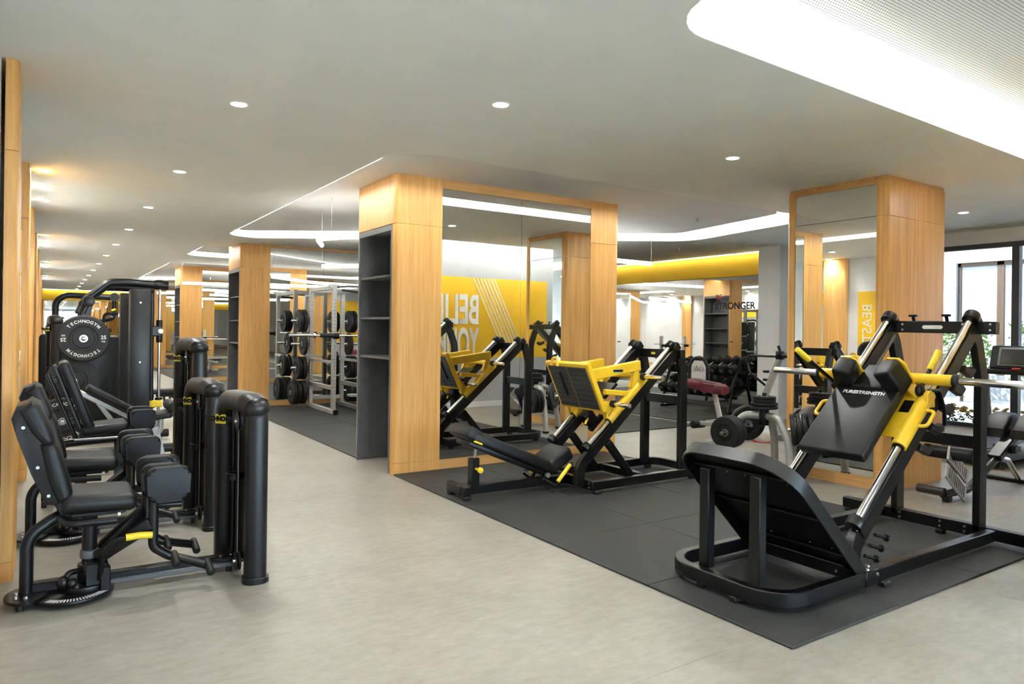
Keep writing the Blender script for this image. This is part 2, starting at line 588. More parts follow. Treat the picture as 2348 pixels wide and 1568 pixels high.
# slogan wall on the right of the camera, facing the mirrored columns
YS = 1.6
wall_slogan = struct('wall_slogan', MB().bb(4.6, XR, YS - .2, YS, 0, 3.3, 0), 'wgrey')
obj('yellow_field', MB().bb(4.75, XR - .1, YS, YS + .006, .95, 2.49, 0), 'ywall', wall_slogan)
struct('baseboard_slogan', MB().bb(4.6, XR, YS, YS + .015, 0, .11, .002), 'white')
for k in range(7):
    x0 = 6.83 + .078 * k
    dx, dz = .6, -1.2
    n_ = math.hypot(dx, dz)
    obj('stripe', MB().beam((x0, YS + .009, 2.48), (x0 + .72, YS + .009, 2.48 - 1.44), .006, .022, (dz / n_, 0, -dx / n_), 0), 'print', wall_slogan)
def slogan(body, xs, zc, size, sy):
    me = text_mesh(body, 1., .012, .022)
    w = max(v.co.x for v in me.vertices) - min(v.co.x for v in me.vertices)
    hh = max(v.co.y for v in me.vertices) - min(v.co.y for v in me.vertices)
    sx_, sy_ = xs / w, sy / hh
    mb = MB().add(me, frame((6.95 - xs / 2, YS + .014, zc), (-1, 0, 0), (0, 0, 1)) @ Matrix.Diagonal((sx_, sy_, 1, 1)))
    obj('slogan_lettering', mb, 'print', wall_slogan, sharp=.3)
slogan('BELIEVE', 1.42, 1.845, 1, .57)
slogan('YOURSELF', 1.52, 1.19, 1, .62)

# right wall: mirrors with yellow header, white pillar, window band
wall_right = struct('wall_right', MB().bb(XR, XR + .2, 8.0, Y1, 0, H, 0).bb(XR, XR + .2, Y0, 8.0, 2.83, H, 0).bb(XR, XR + .2, Y0, 8.0, -.05, .16, 0), 'white')
yy = 8.06
k = 0
while yy < 20:
    obj('mirror_panel', MB().bb(XR - .012, XR - .002, yy + .0015, yy + 1.1735, .1, 2.6, .001), 'mirror', wall_right)
    yy += 1.175
struct('trim_1', MB().bb(XR - .06, XR, 8.06, 20, 2.6, H, .003), 'ywall')
hd = bpy.data.objects['trim_1']
obj('led_strip', MB().bb(XR - .16, XR - .14, 8.1, 19.9, H - .012, H - .002, 0), 'led2', hd)
struct('trim_2', MB().bb(XR - .02, XR, 8.06, 20, 0, .1, .003), 'niche')
struct('wall_pillar', MB().bb(10.6, XR + .2, 7.6, 8.05, 0, H, .006), 'white')
struct('baseboard_pillar', MB().bb(10.588, XR, 7.588, 8.05, 0, .1, .003), 'white')

win = thing('window_1', None, None, (XR, 4.6, 0)); tag(win, kind='structure')
fr = MB().bb(XR - .03, XR + .06, Y0, 7.6, 2.76, 2.83).bb(XR - .03, XR + .06, Y0, 7.6, .16, .22)
obj('frame', fr, 'alu', win)
for y in (7.55, 6.0, 4.3, 2.6, 1.4, -.6, -2.6, -4.6, -6.6, -8.6):
    obj('mullion', MB().bb(XR - .04, XR + .07, y - .045, y + .045, .22, 2.76), 'alu', win)
for a, b in ((6.045, 7.505), (4.345, 5.955), (2.645, 4.255), (1.62, 2.555), (-.555, 1.355), (-2.555, -.645), (-4.555, -2.645), (-6.555, -4.645), (-8.555, -6.645), (-10.45, -8.645)):  # panes past the slogan wall are unseen, added for more daylight
    obj('pane', MB().bb(XR + .01, XR + .016, a, b, .22, 2.76, 0), 'dimming', win)

# far wall: mirrors below a yellow header
struct('trim_3', MB().bb(XL, XR, Y1 - .08, Y1, 2.55, H, .003), 'ywall')
obj('led_strip', MB().bb(XL + .1, XR - .1, Y1 - .22, Y1 - .19, H - .012, H - .002, 0), 'led2', bpy.data.objects['trim_3'])  # strip added to brighten the dull far header
for k in range(9):
    obj('mirror_panel', MB().bb(XL + .02 + 1.2 * k, XL + 1.217 + 1.2 * k, Y1 - .028, Y1 - .018, .12, 2.55, .001), 'mirror', wall_far)

# yellow board with vertical lettering on the left wall
bb_ = thing('motto_board', 'tall narrow yellow wall board lettered BEAST MODE downwards', 'sign', (PL, 7.7, 0))
obj('board', MB().bb(PL, PL + .012, 7.5, 7.9, .15, 2.35, .002), 'ywall', bb_)
lettering('lettering', 'BEAST MODE', (PL + .014, 7.7, 1.3), (0, 0, -1), (0, 1, 0), .27, 'print', bb_, .002)
struct('trim_4', MB().bb(XL, XL + .03, 8.6, 11.0, 2.1, 2.34, .002), 'ywall')

# oak pilasters on the left wall
for k in range(9):
    y = 5.0 + 3.12 * k
    p = thing('oak_pilaster', 'slim oak wall pilaster, %s along the aisle wall from the hip machines' % ('first', 'second', 'third', 'fourth', 'fifth', 'sixth', 'seventh', 'eighth', 'ninth')[k], 'pilaster', (PL, y, 0), 'oak pilasters on the aisle wall')
    poly = [(0, 0)] + [(.066 - .03 + .03 * math.sin(t * PI / 10), .03 - .03 * math.cos(t * PI / 10)) for t in range(6)] + [(.066, .5), (0, .5)]
    for z0, z1 in ((0, .112), (.115, 2.5), (2.503, H)):
        obj('wood_panel', MB().prism(poly, (PL, y, (z0 + z1) / 2), (1, 0, 0), (0, 1, 0), z1 - z0), 'wood', p)

# ------------------------------------------------------------------ mirrored columns with shelf niches
def lpanel(x0, y0, sx, sy, run, ret, z0, z1, r=.07, t=.03):
    """L-shaped corner panel; outer corner at (x0,y0), runs along sx*x by run and along sy*y by ret"""
    out = [(run, 0)] + [(r - r * math.sin(a * PI / 16), r - r * math.cos(a * PI / 16)) for a in range(9)] + [(0, ret), (t, ret)]
    ri = max(.01, r - t)
    out += [(t + ri - ri * math.cos(a * PI / 16), t + ri - ri * math.sin(a * PI / 16)) for a in range(9)] + [(run, t)]
    return MB().prism([(x0 + sx * a, y0 + sy * b) for a, b in out], (0, 0, (z0 + z1) / 2), (1, 0, 0), (0, 1, 0), z1 - z0)

def niche_face(p, x, s, y0, y1):
    """anthracite shelf niche in the face at x; s=+1 opens towards -x"""
    d = .36
    a, b = y0 + .09, y1 - .045
    zt = 2.57
    nb = MB()
    nb.bb(x + s * d, x + s * (d + .02), a, b, 0, zt, 0)
    nb.bb(x + s * .004, x + s * d, a, a + .018, 0, zt, 0).bb(x + s * .004, x + s * d, b - .018, b, 0, zt, 0)
    nb.bb(x + s * .004, x + s * d, a + .018, b - .018, zt - .02, zt, 0)
    n = obj('niche', nb, 'niche', p)
    f = MB().bb(x - s * .004, x + s * .02, a, a + .03, 0, zt - .06).bb(x - s * .004, x + s * .02, b - .03, b, 0, zt - .06).bb(x - s * .004, x + s * .02, a, b, zt - .06, zt)
    obj('niche_frame', f, 'niche', p)
    for z in (2.05, 1.605, 1.18):
        obj('shelf', MB().bb(x + s * .02, x + s * d, a + .018, b - .018, z - .012, z + .012), 'niche', p)
    for yh in (a + .3, a + .62):
        hk = MB().cyl((x + s * (d - .06), yh, 1.07), (x + s * d, yh, 1.07), .011, 10).cyl((x + s * (d - .075), yh, 1.07), (x + s * (d - .06), yh, 1.07), .02, 12)
        obj('coat_hook', hk, 'black', p)
    for z0, z1 in ((2.578, H + .055),):
        obj('wood_panel', MB().bb(x, x + s * .03, y0 + .0715, y1 - .0715, z0, z1, .001), 'wood', p)

def mirror_face(p, y, s, x0, x1, ztop):
    """mirror panes in a face at y; s=+1 faces -y"""
    xm = (x0 + x1) / 2
    for a, b in ((x0, xm), (xm, x1)):
        obj('mirror_pane', MB().bb(a + .0015, b - .0015, y + s * .006, y + s * .014, .112, 2.985, .0008), 'mirror', p)
    obj('wood_panel', MB().bb(x0 + .001, x1 - .001, y, y + s * .03, 0, .11, .001), 'woodx', p)
    obj('wood_panel', MB().bb(x0 + .001, x1 - .001, y, y + s * .03, 2.987, ztop, .001), 'woodx', p)

def column(y0, label):
    x0, x1, y1 = 2.96, 6.0, y0 + 1.06
    ztop = H + .055
    p = thing('mirrored_column', label, 'column', ((x0 + x1) / 2, (y0 + y1) / 2, 0))
    obj('light_block', MB().bb(x0 + .42, x1 - .42, y0 + .03, y1 - .03, 0, ztop, 0), 'light_block', p)  # unseen dark box inside the cladding, added to block light
    for sx, xx in ((1, x0), (-1, x1)):
        for sy, yy_ in ((1, y0), (-1, y1)):
            for z0, z1 in ((0, .112), (.114, 2.575), (2.578, ztop)):
                ret = .0885 if sy == 1 else .0445
                if z0 > 2: ret = .0715
                obj('wood_panel', lpanel(xx, yy_, sx, sy, .53 if sx == 1 else .47, max(ret, .0715 if sy == 1 else .0445), z0, z1, .07 if sy == 1 else .042), 'wood', p)
        niche_face(p, xx, sx, y0, y1)
    mirror_face(p, y0, 1, x0 + .53, x1 - .47, ztop)
    mirror_face(p, y1, -1, x0 + .53, x1 - .47, ztop)
    return p
colA = column(6.63, 'oak and mirror column with dark shelf niche behind the leg press')
for y, lab in ((13.5, 'oak and mirror column with dark shelf niche behind the silver power rack'),
               (20.4, 'third oak and mirror column with shelf niche along the aisle mats'),
               (27.2, 'last oak and mirror column with shelf niche along the aisle mats')):
    dup(colA, (4.48, y + .53, 0), 0, lab)

p = thing('square_column', 'square oak column with one mirrored face behind the hack squat', 'column', (7.22, 4.16, 0))
x0, x1, y0, y1 = 6.66, 7.8, 3.61, 4.7
obj('light_block', MB().bb(x0 + .03, x1 - .03, y0 + .03, y1 - .03, 0, H, 0), 'light_block', p)  # unseen filler, again only there to stop light
obj('cornice', MB().bb(x0 + .02, x1 - .02, y0 + .02, y1 - .02, 2.985, H, .002), 'woodx', p)
for sx, xx in ((1, x0), (-1, x1)):
    for sy, yy_ in ((1, y0), (-1, y1)):
        for z0, z1 in ((0, .112), (.114, 2.64), (2.643, 2.985)):
            obj('wood_panel', lpanel(xx, yy_, sx, sy, .568, .105, z0, z1, .05), 'wood', p)
for z0, z1 in ((.112, 2.64), (2.643, 2.95)):
    obj('mirror_pane', MB().bb(x0 + .006, x0 + .014, y0 + .107, y1 - .107, z0, z1, .0008), 'mirror', p)
obj('wood_panel', MB().bb(x0, x0 + .03, y0 + .107, y1 - .107, 0, .11, .001), 'woody', p)
obj('wood_panel', MB().bb(x0, x0 + .03, y0 + .107, y1 - .107, 2.952, 2.985, .001), 'woody', p)
for z0, z1 in ((0, .112), (.114, 2.64), (2.643, 2.985)):
    obj('wood_panel', MB().bb(x1 - .03, x1, y0 + .107, y1 - .107, z0, z1, .001), 'wood', p)

# ------------------------------------------------------------------ rubber mats, tile by tile
def mat_field(name, label, x0, x1, y0, y1, pitch=.962):
    t = thing(name, label, 'mat', ((x0 + x1) / 2, (y0 + y1) / 2, 0))
    y = y0
    while y < y1 - .05:
        yb = min(y + pitch, y1)
        x = x0
        while x < x1 - .05:
            xb = min(x + pitch, x1)
            obj('tile', MB().bb(x + .0018, xb - .0018, y + .0018, yb - .0018, 0, MAT - random.uniform(.0002, .0016), .003), 'mat', t)
            x += pitch
        y += pitch
    return t
mat_field('rubber_mat', 'black rubber tile mat under the leg press and hack squat', 2.96, 5.78, 2.03, 6.62)
mat_field('rubber_mat', 'black rubber tile mat under the silver power rack', 2.98, 8.75, 7.73, 13.49)
mat_field('rubber_mat', 'black rubber tile mat past the second mirrored column', 2.98, 7.8, 14.6, 20.38)
mat_field('rubber_mat', 'black rubber tile mat past the third mirrored column', 2.98, 6.9, 21.5, 27.18)
mat_field('rubber_mat', 'black rubber tile mat in front of the dumbbell rack', 8.9, 11.25, 8.2, 13.9)

# ------------------------------------------------------------------ recessed downlights
def downlight(x, y, label, group, power=DOWN_W, first=[None]):
    if first[0] is None:
        t = thing('downlight', label, 'light', (x, y, H), group)
        obj('trim_ring', MB().lathe([(.052, -.004), (.06, -.004), (.062, 0), (.052, .002)], (x, y, H), (0, 0, 1), 24), 'cove', t)
        obj('lens', MB().lathe([(0, -.0025), (.052, -.0025), (.052, .001)], (x, y, H), (0, 0, 1), 24), 'lamp', t)
        first[0] = t
    else:
        t = dup(first[0], (x, y, H), 0, label, group)
    ld = bpy.data.lights.new('downlight_beam', 'SPOT')
    ld.energy = power; ld.spot_size = 2.1; ld.spot_blend = .6; ld.shadow_soft_size = .05; ld.color = (1, .99, .95)
    lo = bpy.data.objects.new('downlight_beam', ld); col.objects.link(lo)
    lo.location = (0, 0, -.012); lo.parent = t
    return t
g1 = 'downlights in a line over the aisle'
for k in range(-5, 13):  # ends behind the camera and by the far wall are added light
    downlight(1.09, 5.09 + 2.577 * k, 'small round downlight in the evenly spaced line over the aisle', g1)
g2 = 'downlights in threes beside the aisle wall'
for y in (8.45, 9.45, 10.45, 14.6, 15.6, 16.6, 20.8, 21.8, 22.8, 27., 28., 29.):
    downlight(-.035 if y > 8 else 0, y, 'small round downlight in the groups of three beside the oak pilasters', g2, DOWN_W * .5)
downlight(2.56, 4.04, 'lone round downlight over the corner of the front rubber mat', None)
downlight(5.0, 4.08, 'lone round downlight over the hack squat', None)
downlight(9.5, 4.2, 'lone round downlight over the treadmill', None)

for x, y, z, lab in ((7.55, 6.75, H + .056, 'tiny chrome sprinkler head in the ceiling recess above the leg press'), (9.6, 9.0, H, 'tiny chrome sprinkler head in the ceiling by the yellow header')):
    sp_ = thing('sprinkler', lab, 'sprinkler', (x, y, z))
    obj('flange', MB().cyl((x, y, z), (x, y, z - .008), .04, 18), 'cove', sp_)
    obj('head', MB().cyl((x, y, z - .008), (x, y, z - .04), .012, 12).cyl((x, y, z - .04), (x, y, z - .044), .022, 14), 'steel', sp_)

# ------------------------------------------------------------------ shared small pieces
def badge(name, c, x, y, w, h, parent, m='print', letters='TECHNOGYM'):
    """small lozenge badge with lettering; c centre, x/y axes on the surface"""
    x, y = V(x).normalized(), V(y).normalized()
    c = V(c)
    b = obj(name, MB().prism([(-w / 2, 0), (-w * .42, h / 2), (w * .42, h / 2), (w / 2, 0), (w * .42, -h / 2), (-w * .42, -h / 2)], c, x, y, .003), m, parent)
    z = x.cross(y)
    lettering('badge_lettering', letters, c + z * .002, x, y, h * .62, 'black' , b, .0006, .004)
    return b

def bolts(name, pts, axis, parent, r=.011, l=.008, m='steel'):
    for q in pts:
        q = V(q); a = V(axis).normalized()
        obj(name, MB().cyl(q - a * .002, q + a * l, r, 8, r * .85), m, parent)

def rubber_foot(q, parent, sx=.07, sy=.05, h=.032):
    x, y, z = q
    obj('rubber_foot', MB().bb(x - sx / 2, x + sx / 2, y - sy / 2, y + sy / 2, z, z + h, .006), 'rubber', parent)

# ------------------------------------------------------------------ hack squat
hs = thing('hack_squat', 'black and yellow hack squat machine with shoulder pads on the front mat', 'gym machine', (4.5, 2.68, MAT))
yn, yf = 2.38, 2.97
bz = MAT + .072          # base tube centre height
base = MB().rect([(3.97, 2.27, bz), (3.2, 2.27, bz), (3.2, 3.08, bz), (3.97, 3.08, bz)], .06, .082, .2)
obj('front_base_loop', base, 'black', hs)
for y in (2.27, 3.08):
    obj('side_rail', MB().beam((3.9, y, bz), (5.6, y, bz), .06, .08), 'black', hs)
    s = obj('rail_sleeve', MB().beam((3.95, y, bz), (4.08, y, bz), .074, .092), 'black', hs)
    bolts('bolt', [(3.985, y - .02, bz + .046), (4.05, y + .015, bz + .046)], (0, 0, 1), s)
    bolts('bolt', [(4.06, y - .037, bz + .015)], (0, -1, 0), s)
obj('rear_crossbar', MB().beam((5.66, 1.98, bz), (5.66, 3.4, bz), .07, .085), 'black', hs)
bolts('bolt', [(5.622, y, bz + dz) for y in (2.45, 2.92, 2.62) for dz in (.018, -.018)], (-1, 0, 0), hs)
mc = obj('middle_crossbar', MB().beam((3.96, 2.3, bz + .01), (3.96, 3.05, bz + .01), .07, .07), 'black', hs)
obj('top_strip', MB().bb(3.928, 3.992, 2.36, 2.98, bz + .045, bz + .049, 0), 'steel', mc)  # steel strip along the top of the crossbar
bolts('bolt', [(3.922, 2.4, bz + .01), (3.922, 2.95, bz + .01)], (-1, 0, 0), hs)
for q in ((3.2, 2.55, MAT), (3.22, 2.8, MAT), (4.15, 2.24, MAT), (4.15, 3.1, MAT), (5.66, 2.02, MAT), (5.66, 3.36, MAT), (5.63, 2.62, MAT)):
    rubber_foot(q, hs)
# foot plate: inclined board seen from behind, with a deep flat-bar rim
fo = V((3.96, 2.255, .10)); fv = V((3.23, 2.255, .815)) - fo; L = fv.length; fv.normalize()
fu = V((0, 1, 0))
Wd = .79
out = [(0, 0), (0, L), (Wd, L), (Wd, 0)]
path = fillet([fo + fu * a + fv * b for a, b in out], [0, .24, .2, 0], 7)
fn = fv.cross(fu).normalized()
if fn.x < 0: fn = -fn
obj('footplate_rim', MB().rect(path, .012, .085, 0, fn), 'black', hs)
pp = [((q - fo).dot(fu), (q - fo).dot(fv)) for q in path]
obj('footplate', MB().prism(pp, fo + fn * .025, fu, fv, .01), 'black', hs)
obj('tread_mat', MB().prism([(a * .94 + .023, b * .94 + .03) for a, b in pp], fo + fn * .034, fu, fv, .006), 'rubber', hs)
for b in (.16, .5, .84):
    q = fo + fv * b + fn * .012
    obj('rib', MB().beam(q + fu * .02, q + fu * (Wd - .02), .02, .024, fn), 'black', hs)
bolts('rivet', [fo + fu * a + fv * b + fn * .016 for a in (.12, .26, .4, .53, .66) for b in (.2, .5, .8)], -fn, hs, .006, .005)
for x, y in ((3.27, 2.82), (3.235, 2.44)):
    obj('footplate_post', MB().bb(x - .03, x + .03, y - .035, y + .035, bz + .03, .70 if y > 2.6 else .72, .005), 'black', hs)
# rails, rods and rear posts
rb, rt = V((4.075, 0, .36)), V((5.52, 0, 1.625))
rd = (rt - rb).normalized(); rn = V((-rd.z, 0, rd.x))
for y in (yn, yf):
    Y = V((0, y, 0))
    pth = [V((4.02, y, .08)), V((4.05, y, .24)), V((5.56, y, 1.565))]
    obj('rail_beam', MB().rect(pth, .06, .11, .16, (0, 1, 0)) if False else MB().rect(fillet(pth, .16), .11, .06, 0, (0, 1, 0)), 'black', hs)
    obj('guide_rod', MB().cyl(rb + Y, rt + Y, .024, 20), 'chrome', hs)
    e = obj('end_cap', MB().cyl(rb + Y - rd * .035, rb + Y + rd * .035, .052, 22, bev=.006).beam(rb + Y - rn * .06 - rd * .03, rb + Y - rn * .06 + rd * .05, .075, .07, rn), 'black', hs)
    bolts('bolt', [rb + Y - rd * .036 + rn * a + V((0, b, 0)) for a, b in ((-.02, .02), (-.02, -.02))], -rd, e, .006, .004)
    obj('end_cap', MB().cyl(rt + Y - rd * .03, rt + Y + rd * .04, .053, 22, bev=.008).beam(rt + Y - rn * .07, rt + Y - rn * .07 + rd * .06, .075, .09, rn), 'black', hs)
    post = fillet([(5.68, y, bz), (5.68, y, 1.22), (5.60, y, 1.45), (5.52, y, 1.54)], [0, .25, .12, 0], 8)
    obj('rear_post', MB().rect(post, .11, .05, 0, (0, 1, 0)), 'black', hs)
    st = V((5.58, y, 1.5)); obj('strut', MB().beam(st + V((-.02, .03 if y == yn else -.03, 0)), V((5.0, y + (.03 if y == yn else -.03), .98)), .012, .035, (0, 0, 1)), 'grey', hs)
    bolts('bolt', [(5.737, y, z) for z in (.3, .5, .7, .95)], (1, 0, 0), hs)
cb = obj('top_crossbar', MB().beam((5.59, 2.24, 1.555), (5.59, 3.02, 1.565), .07, .09), 'black', hs)
badge('badge', (5.553, 2.66, 1.56), (0, -1, 0), (0, 0, 1), .15, .028, cb)
bolts('bolt', [(5.553, y, 1.56 + dz) for y in (2.45, 2.88, 2.27) for dz in (-.02, .022)], (-1, 0, 0), cb, .009, .006)
for y in (2.57, 2.81):
    obj('band_peg', MB().cyl((5.59, y, 1.59), (5.57, y, 1.64), .012, 12).box((5.568, y, 1.648), (.03, .062, .018), None, .007, 2), 'black', hs)
obj('rear_brace', MB().beam((5.68, 2.4, .72), (5.68, 2.95, .72), .05, .09), 'black', hs)
# catch hooks and storage pegs along the near rail
for k in range(5):
    q = V((4.72, yn - .012, .83)) + V((.148, 0, .125)) * k - rn * .085
    hk = MB().prism([(0, -.024), (.12, -.03), (.15, .008), (.165, .04), (.12, .052), (.10, .018), (0, .024)], q, V((.93, 0, -.30)), V((.30, 0, .93)), .045, .006)
    obj('catch_hook', hk, 'brown', hs)
for k in range(3):
    q = V((4.13, yn - .03, .165)) + V((.055, 0, .055)) * k
    d = V((.80, -.25, -.25)).normalized()
    obj('storage_peg', MB().cyl(q, q + d * .085, .011, 12).cyl(q + d * .085, q + d * .097, .024, 16, bev=.003), 'black', hs)
# sliding carriage
c0, c1 = rb + rd * .64, rb + rd * 1.13
for y in (yn, yf):
    Y = V((0, y, 0))
    a = .02 if y == yn else .03
    sl = obj('sleeve', MB().cyl(c0 + Y, c1 + Y, .047, 24, bev=.004), 'yellow', hs)
    obj('bushing', MB().cyl(c0 + Y - rd * .006, c0 + Y + rd * .01, .036, 20), 'black', sl)
    o = -1 if y == yn else 1
    lp = [c0 + Y + rd * .20, c0 + Y + rd * .20 + V((0, o * .10, 0)), c0 + Y + rd * .34 + V((0, o * .10, 0)), c0 + Y + rd * .34]
    obj('side_grip', MB().tube([lp[0] + V((0, o * .03, 0))] + lp[1:3] + [lp[3] + V((0, o * .03, 0))], .012, .03), 'yellow', hs)
back = c0 + rd * .08 + V((0, (yn + yf) / 2, 0))
pl = [(-.27, -.02), (.27, -.02), (.27, .33), (.19, .42), (-.19, .42), (-.27, .33)]
bp = obj('carriage_plate', MB().prism(pl, back + rn * .02, V((0, -1, 0)), rd, .014, .003), 'yellow', hs)
obj('warning_label', MB().prism([(.19, .2), (.255, .2), (.255, .31), (.19, .31)], back + rn * .0285, V((0, -1, 0)), rd, .002), 'black', bp)
# back pad lying along the carriage
pc = V((4.53, (yn + yf) / 2, .895)) + rn * .03
pad = obj('back_pad', MB().box(pc, (.62, .455, .075), Matrix((rd, V((0, 1, 0)), rn.cross(V((0,1,0))).cross(V((0,0,0))) if False else rn)).transposed() if False else Matrix((rd, V((0, 1, 0)), rd.cross(V((0, 1, 0))))).transposed(), .018, 3), 'leather', hs)
pn = rn
lettering('lettering', 'PURESTRENGTH', pc + pn * .0385 + rd * .235, (0, -1, 0), rd, .04, 'print', pad, .0006, .0012)
hp = pc + rd * .385 + pn * .02
obj('head_pad', MB().prism([(-.11, -.11), (.11, -.11), (.075, .12), (-.075, .12)], hp, (0, -1, 0), rd, .07, .015, 3), 'leather', hs)
for s in (-1, 1):
    q = hp + V((0, s * .165, 0)) + pn * .06 - rd * .03
    R = Matrix((rd, V((0, 1, 0)), rd.cross(V((0, 1, 0))))).transposed() @ Matrix.Rotation(s * .22, 3, 'X')
    obj('shoulder_pad', MB().box(q, (.15, .125, .21), R, .02, 3), 'leather', hs)
    q2 = q + rd * .085
    obj('pad_bracket', MB().prism([(-.07, -.12), (.07, -.12), (.07, .05), (.04, .10), (-.04, .10), (-.07, .05)], q2, (0, -1, 0), pn, .02, .004), 'yellow', hs)
    obj('bracket_arm', MB().beam(q2 - pn * .1, c1 + V((0, yn if s < 0 else yf, 0)) - rd * .06, .07, .03, pn), 'yellow', hs)
# plate horns across the carriage
hz = 1.205; hx = 4.90
hub = obj('horn_tube', MB().cyl((hx, 2.2, hz), (hx, 3.15, hz), .038, 22), 'yellow', hs)
for y, e, in ((2.2, 1.78), (3.15, 3.55)):
    s = -1 if e < y else 1
    obj('plate_horn', MB().cyl((hx, y, hz), (hx, e, hz), .0245, 20, bev=.004), 'chrome', hs)
    obj('horn_collar', MB().cyl((hx, y - .012, hz), (hx, y + .012, hz), .044, 22, bev=.003), 'black', hs)
# release levers with yellow grips
for y, tip, in ((yn + .02, V((5.02, 2.36, 1.395))), (yf - .02, V((4.36, 2.985, 1.39)))):
    piv = V((4.86, y, 1.13)) if y < 2.6 else V((4.78, y, 1.14))
    d = (tip - piv).normalized()
    lv = obj('release_lever', MB().cyl(piv, tip - d * .13, .014, 14).sphere(piv, .045, (1, .6, 1)), 'black', hs)
    obj('grip', MB().cyl(tip - d * .15, tip, .021, 18, bev=.006), 'yplastic', lv)
q = V((4.96, yn - .03, 1.05))
obj('latch_link', MB().tube([q + V((-.1, 0, .08)), q + V((.03, -.01, .08)), q + V((.1, -.01, -.06)), q + V((.13, 0, -.16))], .013, .05), 'black', hs)
obj('latch_bracket', MB().prism([(-.05, -.05), (.06, -.05), (.05, .05), (.0, .07), (-.04, .05)], q + V((-.09, .0, .02)), (1, 0, 0), (0, 0, 1), .03, .006), 'yellow', hs)

# ------------------------------------------------------------------ leg press
lp_ = thing('leg_press', 'black and yellow leg press with reclined bench beside the mirrored column', 'gym machine', (4.3, 5.27, MAT))
yn, yf = 5.0, 5.53
yc = 5.30
for y in (4.93, 5.60):
    obj('side_rail', MB().beam((4.18, y, bz), (5.35, y, bz), .06, .08), 'black', lp_)
obj('rear_base_loop', MB().rect([(5.3, 4.93, bz), (5.62, 4.93, bz), (5.62, 5.60, bz), (5.3, 5.60, bz)], .06, .08, .2), 'black', lp_)
fcb = obj('front_crossbar', MB().beam((4.18, 4.9, bz), (4.18, 5.64, bz), .07, .085), 'black', lp_)
bolts('bolt', [(4.142, y, bz + dz) for y in (4.95, 5.05, 5.15) for dz in (-.018, .018)], (-1, 0, 0), fcb, .009, .006)
obj('middle_crossbar', MB().beam((4.85, 4.93, bz), (4.85, 5.6, bz), .06, .07), 'black', lp_)
for q in ((4.2, 4.9, MAT), (4.2, 5.6, MAT), (5.5, 4.95, MAT), (5.5, 5.58, MAT)): rubber_foot(q, lp_)
obj('spine_beam', MB().beam((3.02, yc + .08, bz), (4.18, yc + .02, bz), .07, .08), 'black', lp_)
obj('front_foot', MB().beam((3.06, yc - .02, bz), (3.06, yc + .3, bz), .07, .085), 'black', lp_)
rubber_foot((3.06, yc, MAT), lp_); rubber_foot((3.06, yc + .27, MAT), lp_)
rb, rt = V((4.155, 0, .43)), V((5.215, 0, 1.355))
rd = (rt - rb).normalized(); rn = V((-rd.z, 0, rd.x))
for y in (yn, yf):
    Y = V((0, y, 0))
    pth = [V((4.06, y, bz)), V((4.07, y, .26)), V((5.32, y, 1.335))]
    obj('rail_beam', MB().rect(fillet(pth, .17), .10, .055, 0, (0, 1, 0)), 'black', lp_)
    obj('guide_rod', MB().cyl(rb + Y, rt + Y, .023, 20), 'chrome', lp_)
    obj('end_cap', MB().cyl(rb + Y - rd * .03, rb + Y + rd * .03, .045, 20, bev=.006).beam(rb + Y - rn * .055 - rd * .03, rb + Y - rn * .055 + rd * .04, .07, .06, rn), 'black', lp_)
    obj('end_cap', MB().cyl(rt + Y - rd * .03, rt + Y + rd * .04, .047, 20, bev=.008).beam(rt + Y - rn * .06, rt + Y - rn * .06 + rd * .09, .07, .08, rn), 'black', lp_)
    post = fillet([(5.40, y, bz), (5.40, y, 1.08), (5.36, y, 1.24), (5.27, y, 1.33)], [0, .2, .1, 0], 8)
    obj('rear_post', MB().rect(post, .10, .05, 0, (0, 1, 0)), 'black', lp_)
    obj('brace', MB().beam((4.40, y, .46), (4.70, y, bz + .03), .05, .07), 'black', lp_)
    bolts('bolt', [(5.452, y, z) for z in (.55, .75, .95, 1.1)], (1, 0, 0), lp_, .009, .006)
obj('rear_brace', MB().beam((5.40, yn, .80), (5.40, yf, .80), .05, .09), 'black', lp_)
cb = obj('top_crossbar', MB().beam((5.32, yn - .08, 1.275), (5.32, yf + .06, 1.275), .07, .09), 'black', lp_)
badge('badge', (5.283, 5.3, 1.275), (0, -1, 0), (0, 0, 1), .06, .024, cb, 'ylogo')
# sled
fo = V((4.33, 0, .77)); ft = V((4.13, 0, 1.19)); fv = (ft - fo).normalized(); L = (ft - fo).length
fn = V((-fv.z, 0, fv.x))
if fn.x > 0: fn = -fn
ya, yb = 4.955, 5.60
sled = obj('footplate_frame', MB().prism([(ya, -.02), (yb, -.02), (yb, L + .01), (ya, L + .01)], fo, (0, 1, 0), fv, .05, .006), 'yellow', lp_)
obj('tread_plate', MB().prism([(ya + .035, .005), ((ya + yb) / 2 - .006, .005), ((ya + yb) / 2 - .006, L - .025), (ya + .035, L - .025)], fo + fn * .027, (0, 1, 0), fv, .008, .002), 'tread', lp_)
obj('tread_plate', MB().prism([((ya + yb) / 2 + .006, .005), (yb - .035, .005), (yb - .035, L - .025), ((ya + yb) / 2 + .006, L - .025)], fo + fn * .027, (0, 1, 0), fv, .008, .002), 'tread', lp_)
for k in range(8):
    b = .045 + k * (L - .07) / 7.5
    for a0, a1 in ((ya + .05, (ya + yb) / 2 - .02), ((ya + yb) / 2 + .02, yb - .05)):
        q = fo + fv * b + fn * .032
        obj('tread_bar', MB().beam(q + V((0, a0, 0)), q + V((0, a1, 0)), .003, .005, fv, 0), 'treadline', sled)
q = fo + fv * (L * .55) + fn * .036 + V((0, yb - .2, 0))
obj('stop_slot', MB().beam(q - fv * .13, q + fv * .13, .02, .02, fn, .004), 'black', lp_)
q = fo + fv * L + V((0, yb - .16, 0))
